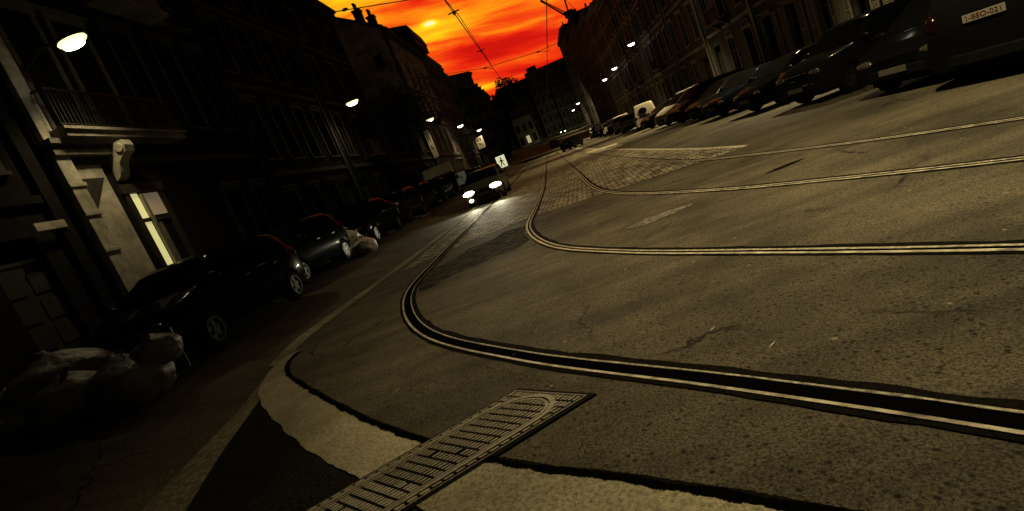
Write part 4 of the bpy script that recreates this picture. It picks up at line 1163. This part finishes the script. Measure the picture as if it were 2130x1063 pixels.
mb = MB(); mb.box(0, .03, -.35, .35, -.09, .09); o = mb.build('street_name_plate', M['stonewhite'], bevel=.01); o.location = (XL + .14, 10.2, 3.75); tag(o, 'small pale street name plate on the dark house before the white pilaster', 'name plate')
L2 = building('terraced_house', 'black terraced house with tall narrow windows, left, second past the white pilaster house', (XL, 19.6, zL(19)), 0, 8.3, 14.2, 'jet', F4, 4, fm='framemid', style='hood', roof='mansard', pipes=(.2,), chim=((-2, 7, 1.0, 1.4, 2),), doors=(((0, 3), 1.1),), trim='renderdark')
L3 = building('terraced_house', 'left house whose end rises black against the stained gable', (XL, 28.0, zL(28)), 0, 8.2, 14.5, 'jet', F4, 3, fm='framemid', style='frame', roof='parapet', pipes=(.2,), doors=(((0, 0), 1.1),), trim='renderdark', balc=((1, 1),))
L4 = building('terraced_house', 'low dark house on the left, below the stained gable', (XL, 36.3, zL(36)), 0, 13.5, 8.3, 'jet', [(.9, 3.3), (4.7, 6.8)], 5, fm='framemid', style='frame', roof='parapet', doors=(((0, 2), 1.1),), trim='renderdark')
L5 = building('gabled_house', 'tall left house showing a stained blank gable with one small window and chimney stacks', (XL, 50.0, zL(50)), 0, 16.0, 16.6, 'brickpale', [(.9, 3.3), (4.7, 7.1), (8.3, 10.4), (11.6, 13.6)], 5, style='hood', roof='pitched', gable=(4.6, 3.0), depth=9.2, chim=((-1.6, .4, .8, 1.5, 3), (-.7, 1.0, .7, 1.3, 3)), pipes=(.25,), trim='render', balc=((2, 2),))
mb = MB(); mb.box(-.45, .45, -.06, .06, -.6, .6); w = mb.build('gable_window', M['framedark'], L5); w.location = (-1.25, -.04, 14.0)
mb = MB(); mb.box(-.36, .36, -.075, -.065, -.5, .5); mb.build('pane', M['pane'], w)
mb = MB(); mb.box(-.6, .6, -.16, .0, -.75, -.63); mb.build('sill', M['stone'], w)
mb = MB(); mb.box(-.3, 1.1, 9.2, 16.0, 16.62, 17.5); mb.prism([(-.3, 9.0, 17.5), (1.2, 9.0, 17.5), (.9, 9.0, 18.6), (-2.5, 9.0, 19.4)], (0, 7, 0)); mb.build('roof_pavilion', M['roof'], L5)
L6 = building('brick_house', 'red brick house on the left beyond the gabled one, lamplight on its lower bricks', (XL, 66.1, zL(66)), 0, 10.4, 16.9, 'brick', F4 + [(14.0, 15.4)], 4, style='frame', roof='mansard', trim='stone', doors=(((0, 1), 1.1),), chim=((-2, 9, .9, 1.4, 3),))
L7 = building('brick_house', 'narrow brick house on the left against the banded flats', (XL, 76.6, zL(76)), 0, 9.8, 15.9, 'brickdark', F4, 4, style='frame', roof='mansard', trim='stone', doors=(((0, 2), 1.1),))
L8 = building('apartment_block', 'flat roofed block with rows of window bands facing the camera on the left', (-12.0, 86.6, zL(87)), -R(42), 6.2, 17.0, 'render', [(1, 3), (4.2, 5.9), (7.2, 8.9), (10.2, 11.9), (13.2, 14.9)], 4, cat='flats', style='plain', ww=1.25, depth=12, pilasters=False, far=True, trim='render', roof='parapet')
L9 = building('terraced_house', 'far left house just past the banded flats', (-8.6, 108, zL(108)), 0, 14, 15.0, 'renderdark', F4, 5, style='frame', far=True, roof='mansard')

# --- right side (local x faces the street)
def rb_(y0, y1, **k): return (XR, y1, zR(y0)), pi, y1 - y0
def right(name, label, y0, y1, H, wall, floors, n, **k):
    return building(name, label, (XR, y1, g(XR, (y0 + y1) / 2)), pi, y1 - y0, H, wall, floors, n, **k)
FR = [(.75, 3.6), (5.0, 7.9), (9.2, 11.6)]
right('terraced_house', 'nearest house on the right, behind the people carrier with the number plate', 13.0, 22.6, 13.5, 'render', FR, 4, style='hood', roof='mansard', doors=(((0, 3), 1.1),), shut=((0, 0), (0, 1), (0, 2)), fm='framedark', ww=1.0)
right('terraced_house', 'right-hand house with pale louvred shutters beside its ground floor windows', 22.6, 30.2, 13.8, 'render', FR, 3, style='hood', roof='mansard', shut=((0, 0), (0, 1), (0, 2), (1, 1)), fm='frame', ww=1.0, pipes=(.25,), trim='stone')
right('terraced_house', 'right-hand house with an arched pale ground floor window', 30.2, 38.4, 14.4, 'renderdark', FR, 3, style='arch', roof='mansard', doors=(((0, 0), 1.2),), fm='frame', ww=1.05, pipes=(.3,), balc=((1, 1),), trim='stone')
right('terraced_house', 'dark brick house on the right behind the silver people carrier and the pale van', 38.4, 46.6, 14.8, 'brickdark', F4, 3, style='hood', roof='mansard', doors=(((0, 2), 1.2),), fm='frame', ww=1.0, pipes=(.3,), trim='stone')
right('terraced_house', 'narrow right-hand house with close vertical pale strips, under the nearest right lamp', 46.6, 57.0, 15.4, 'renderdark', F4, 5, style='frame', roof='mansard', doors=(((0, 4), 1.2),), fm='frame', ww=.95, pipes=(.3, 5.0), trim='stone', balc=((1, 2),))
right('terraced_house', 'right-hand house past the nearest right lamp, with balconies', 57.0, 66.5, 16.0, 'render', F4, 4, style='hood', roof='mansard', doors=(((0, 1), 1.2),), fm='frame', pipes=(.3,), trim='stone', balc=((1, 1), (2, 2)))
right('terraced_house', 'tall right-hand house meeting the upper edge of the sunset', 66.5, 76, 16.0, 'brickdark', F4, 4, style='frame', roof='mansard', doors=(((0, 1), 1.2),), fm='frame', trim='stone', balc=((1, 2),))
right('terraced_house', 'flat roofed right-hand house one step below the skyline of its neighbours', 76, 87, 17.2, 'renderdark', F4 + [(14.0, 15.8)], 5, style='frame', far=True, fm='frame', trim='stone', chim=((-1.2, 9, 1, 1.0, 2),))
right('terraced_house', 'right-hand house with two chimneys, between the flat roof and the crane tenement', 87, 104.5, 18.2, 'brickdark', F4 + [(14.4, 16.2)], 6, style='frame', far=True, fm='frame', trim='stone', chim=((-.9, 14, .9, .8, 2), (-.9, 6, .9, .9, 2)))
R9 = right('tenement', 'right-hand tenement carrying the roof crane against the red sky', 104.5, 130, 20.9, 'renderdark', F4 + [(14.4, 16.2), (17.4, 19.2)], 8, style='frame', far=True, fm='frame', trim='stone')
right('tenement', 'tallest dark tenement on the right, beyond the roof crane', 130, 152, 23.4, 'renderdark', F4 + [(14.4, 16.2), (17.4, 19.2), (20.4, 22.2)], 7, style='frame', far=True, fm='frame', trim='stone', chim=((-1.2, 16, 1, 1.2, 2),))

# --- closing the view
def facing(name, label, x0, x1, y, top, wall, n, nf, **k):
    zb = g((x0 + x1) / 2, y); H = top - zb
    fl = [(1.0 + i * (H - 1.5) / nf, 1.0 + (i + .62) * (H - 1.5) / nf) for i in range(nf)]
    return building(name, label, (x0, y, zb), -pi / 2, x1 - x0, H, wall, fl, n, far=True, depth=12, pilasters=False, **k)
facing('far_house', 'low far house with chimneys closing the street, left of the round dark tree', -17, -8.6, 182, 22.3, 'renderdark', 4, 5, style='frame', chim=((-1, 2.2, .7, 1.6, 2), (-1, 5.0, .7, 1.3, 2)), ww=.9)
facing('far_house', 'far black house under the end of the overhead wire', -8.6, 1.0, 178, 22.2, 'renderdark', 4, 6, style='frame', roof='mansard', ww=.9)
facing('apartment_block', 'far grey flats with a raised roof box at the end of the street', .9, 6.8, 172, 24.4, 'render', 3, 6, cat='flats', style='frame', ww=.9, chim=((-2, 1.0, 3.2, 1.6, 0),))
facing('apartment_block', 'far dark flats filling the street end beside the tall tenement', 6.8, 26, 168, 23.8, 'renderdark', 8, 6, cat='flats', style='frame', ww=.9)
ah = facing('arched_house', 'small pale far house with an arched doorway and one lit window', -7.2, -1.6, 150, 11.3, 'stone', 3, 2, style='arch', ww=1.1, lit=((0, 1),))

# ------------------------------------------------------------------ projecting signs on the left
def hanging_sign(y, z, w, h, label, m, x=XL):
    root = empty('hanging_sign', (x, y, z)); tag(root, label, 'sign')
    mb = MB(); mb.box(.25, .25 + w, -.07, .07, -h / 2, h / 2); mb.build('panel', m, root, bevel=.02)
    mb = MB(); mb.box(0, .25, -.02, .02, h * .3, h * .36); mb.box(0, .25, -.02, .02, -h * .36, -h * .3); mb.build('bracket', M['darkmetal'], root)
    mb = MB()
    for (a, b, c, d) in ((.2, .38, .15, .3), (.55, .75, .1, .34), (.3, .5, -.2, -.05), (.6, .7, -.3, -.12)): mb.box(.25 + w * a, .25 + w * b, -.078, -.0705, h * c, h * d)
    mb.build('dark_motifs', M['framedark'], root)
    return root
M['signpale'] = noisy('faded sign board', [(.3, (.34, .3, .22)), (.7, (.5, .45, .33))], 3, (.5, .7), 0)
hanging_sign(82.4, 5.7, 1.25, 1.9, 'large pale hanging sign high on the brick wall, with dark motifs', M['signpale'])
hanging_sign(83.6, 2.9, .7, 1.4, 'small narrow hanging sign, lower of the two on the brick wall', M['signpale'])
hanging_sign(48.7, 5.5, .5, 2.6, 'tall narrow pale banner sign hung from the low dark house on the left', M['signpale'])
# lit pictogram sign on the refuge
def lit_sign():
    x, y = -4.45, 48.0; root = empty('lit_sign', (x, y, g(x))); tag(root, 'glowing square traffic sign with a black walking figure, beyond the oncoming car', 'traffic sign')
    mb = MB(); mb.tube([(0, 0, 0), (0, 0, .9)], .05, 10); mb.build('post', M['darkmetal'], root)
    mb = MB(); mb.box(-.46, .46, -.08, .1, .85, 2.0); mb.build('box', M['darkmetal'], root, bevel=.03)
    mb = MB(); mb.box(-.43, .43, -.095, -.082, .88, 1.97); mb.build('lit_face', M['signlit'], root)
    mb = MB(); f = -.097
    def q(pts): mb.prism([(px, f, pz) for px, pz in pts], (0, -.006, 0))
    mb.lathe([(.085, -.006), (.085, 0)], (.02, f, 1.74), 14, 'y')
    q([(-.10, 1.62), (.10, 1.62), (.08, 1.36), (-.08, 1.36)])
    q([(-.08, 1.355), (.02, 1.355), (-.10, 1.0), (-.19, 1.0)])
    q([(.0, 1.352), (.08, 1.352), (.20, 1.0), (.11, 1.0)])
    q([(.101, 1.60), (.24, 1.42), (.20, 1.37), (.095, 1.5)])
    q([(-.101, 1.60), (-.24, 1.44), (-.20, 1.39), (-.095, 1.5)])
    mb.build('walking_figure', M['black'], root)
lit_sign()

# ------------------------------------------------------------------ overhead tram wires
def wire(name, pts, r, label, extra=None, sag=0):
    mb = MB(); mb.tube(pts, r, 6); o = mb.build(name, M['blackwire']); tag(o, label, 'overhead wire', 'tram wires'); return o
def zc(y): return 5.8 + max(0, y - 85) * .042
w1 = wire('contact_wire', [(-1.15, -6, 5.8), (-1.15, 26, 5.79), (-1.15, 60, 5.8), (-1.15, 85, 5.8), (-1.15, 150, zc(150))], .017, 'left overhead tram wire running down the street from the top edge')
for ch, pts in (('feeder_strand', [(-1.15, 14.0, 5.80), (-1.13, 17.0, 6.02), (-1.15, 25.8, 5.83)]),):
    mb = MB(); mb.tube(pts, .012, 6); mb.build(ch, M['blackwire'], w1)
for y in (15.7, 21.8):
    mb = MB(); mb.lathe([(.02, -.12), (.045, -.08), (.045, .08), (.02, .12)], (-1.15, y, 5.80), 10, 'y'); mb.box(-1.32, -.98, y - .015, y + .015, 5.81, 5.84); mb.build('clamp', M['ceramic'], w1)
wire('contact_wire', [(1.65, -6, 5.8), (1.65, 26, 5.79), (1.65, 60, 5.8), (1.65, 85, 5.8), (1.65, 150, zc(150))], .017, 'right overhead tram wire dropping past the roof crane')
def span(y, pts, label, clamps):
    mb = MB(); mb.tube([(x, y, z) for x, z in pts], .012, 6); o = mb.build('span_wire', M['blackwire']); tag(o, label, 'span wire', 'span wires holding the tram wires')
    for (x, z) in clamps:
        q = MB(); q.ell((x, y, z), (.09, .035, .04), 10, 6); q.build('insulator', M['ceramic'], o)
    return o
s1 = span(14.0, [(XL, 8.55), (-4.07, 6.6), (-1.15, 5.84), (1.65, 5.84), (XR, 7.6)], 'nearer span wire leaving the top of the sunset towards the left roofs', [(-3.6, 6.49), (2.6, 6.0)])
s2 = span(26.0, [(XL, 8.2), (-2.37, 6.09), (-1.49, 5.87), (1.1, 5.58), (2.15, 5.6), (XR, 6.9)], 'farther span wire crossing the red sky with two small insulators', [(-1.49, 5.87), (1.1, 5.58)])
mb = MB(); mb.tube([(-1.49, 26, 5.87), (-1.15, 26.1, 5.72)], .012, 6); mb.tube([(1.1, 26, 5.58), (1.65, 26.1, 5.42), (1.65, 26.1, 5.79)], .012, 6); mb.build('steady_arm', M['blackwire'], s2)

# ------------------------------------------------------------------ small crane on the tenement roof
def crane():
    x, y, z = 11.6, 110, g(12.5, 117) + 21.1
    root = empty('roof_crane', (x + 1.3, y, z)); tag(root, 'small black lattice crane on the tenement roof, jib raised against the red sky', 'crane')
    mb = MB()
    for sx in (-.45, .45):
        for sy in (-.45, .45): mb.tube([(sx, sy, -.6), (sx, sy, .7)], .09, 6)
    for k in range(2):
        z0 = k * .5 - .4
        mb.tube([(-.45, -.45, z0), (.45, -.45, z0 + .5)], .04, 5); mb.tube([(-.45, .45, z0 + .5), (.45, .45, z0)], .04, 5)
    mb.build('mast', M['darkmetal'], root)
    mb = MB(); mb.box(-.9, .8, -.6, .6, .7, 1.9); mb.box(.4, 1.5, -.4, .4, .8, 1.7); mb.build('cab', M['darkmetal'], root, bevel=.05)
    A = Vector((-.8, 0, 1.3)); Bp = Vector((-4.4, 0, 5.7)); d = (Bp - A); n = Vector((-d.z, 0, d.x)).normalized() * -1
    mb = MB(); o1 = n * .5
    for s in (-.25, .25):
        mb.tube([A + Vector((0, s, 0)), Bp + Vector((0, s * .4, 0))], .10, 6)
    mb.tube([A + o1, Bp + o1 * .4], .10, 6)
    for k in range(12):
        p = A + d * (k / 12); q_ = A + d * ((k + .5) / 12) + o1 * (1 - .6 * (k + .5) / 12); r_ = A + d * ((k + 1) / 12)
        for s in (-.25, .25):
            sv = Vector((0, s * (1 - .6 * k / 12), 0)); mb.tube([p + sv, q_, r_ + sv], .06, 5)
    mb.build('jib', M['darkmetal'], root)
    mb = MB(); mb.tube([(.0, 0, 1.9), (.1, 0, 4.4), (-.4, 0, 4.6)], .16, 6); mb.tube([(.1, 0, 4.4), Bp], .025, 5); mb.tube([(.1, 0, 4.4), (1.3, 0, 1.6)], .04, 5); mb.build('back_stay', M['darkmetal'], root)
crane()

# ------------------------------------------------------------------ trees
def tree(x, y, z0, h, cr, label, seed, nleaf=2600, squash=1.0, lf=.13):
    rr = random.Random(seed); root = empty('street_tree', (x, y, z0)); tag(root, label, 'tree')
    mb = MB(); tp = h - cr * squash
    mb.tube([(0, 0, -.2), (.03, .02, tp * .5), (-.04, .05, tp), (.05, 0, tp + cr * .7)], [.17, .13, .11, .04], 9)
    tips = []
    for k in range(9):
        a = 2 * pi * k / 9 + rr.uniform(-.3, .3); b = rr.uniform(.55, .95) * cr; zz = tp + rr.uniform(-.2, .9) * cr
        p0 = Vector((0, 0, tp * rr.uniform(.75, 1.0))); p2 = Vector((cos(a) * b, sin(a) * b, zz)); p1 = p0.lerp(p2, .5) + Vector((0, 0, .25 * cr))
        mb.tube([p0, p1, p2], [.07, .045, .015], 6); tips += [p1, p2]
    mb.build('trunk', M['bark'], root, smooth=True)
    cl = []
    for t in tips: cl.append((t, rr.uniform(.30, .5) * cr))
    for k in range(16):
        a = rr.uniform(0, 2 * pi); e = rr.uniform(-.5, 1.0); q = rr.uniform(.3, .8) * cr
        cl.append((Vector((cos(a) * q * math.sqrt(max(0, 1 - e * e * .8)), sin(a) * q * math.sqrt(max(0, 1 - e * e * .8)), tp + cr * squash * (.25 + .72 * e))), rr.uniform(.25, .42) * cr))
    lb = MB()
    for k in range(nleaf):
        c, r_ = rr.choice(cl); v = Vector((rr.gauss(0, 1), rr.gauss(0, 1), rr.gauss(0, .8))).normalized() * r_ * rr.uniform(.35, 1.05) ** .6
        p = c + v; s = lf * rr.uniform(.6, 1.3)
        ax = Vector((rr.gauss(0, 1), rr.gauss(0, 1), rr.gauss(0, .6))).normalized(); bx = ax.orthogonal().normalized()
        lb.poly([p - ax * s, p + bx * s * .5, p + ax * s, p - bx * s * .5])
    lb.build('crown', M['leaf'], root, recalc=False)
tree(-9.6, 40.5, g(-9.6) + .13, 8.6, 2.4, 'black round-headed street tree on the left pavement, below the stained gable', 5)
tree(-6.4, 170, g(-6.4, 170), 21.0, 4.6, 'round dark tree on the far skyline under the end of the tram wires', 8, nleaf=3500, squash=1.2, lf=.5)

# ------------------------------------------------------------------ render settings
SC.view_settings.view_transform = 'Standard'; SC.view_settings.look = 'None'; SC.view_settings.exposure = 0; SC.view_settings.gamma = 1
SC.cycles.use_denoising = True
try: SC.cycles.denoiser = 'OPENIMAGEDENOISE'
except Exception: pass
SC.cycles.max_bounces = 5; SC.cycles.diffuse_bounces = 2; SC.cycles.glossy_bounces = 3
SC.cycles.sample_clamp_indirect = 3.0
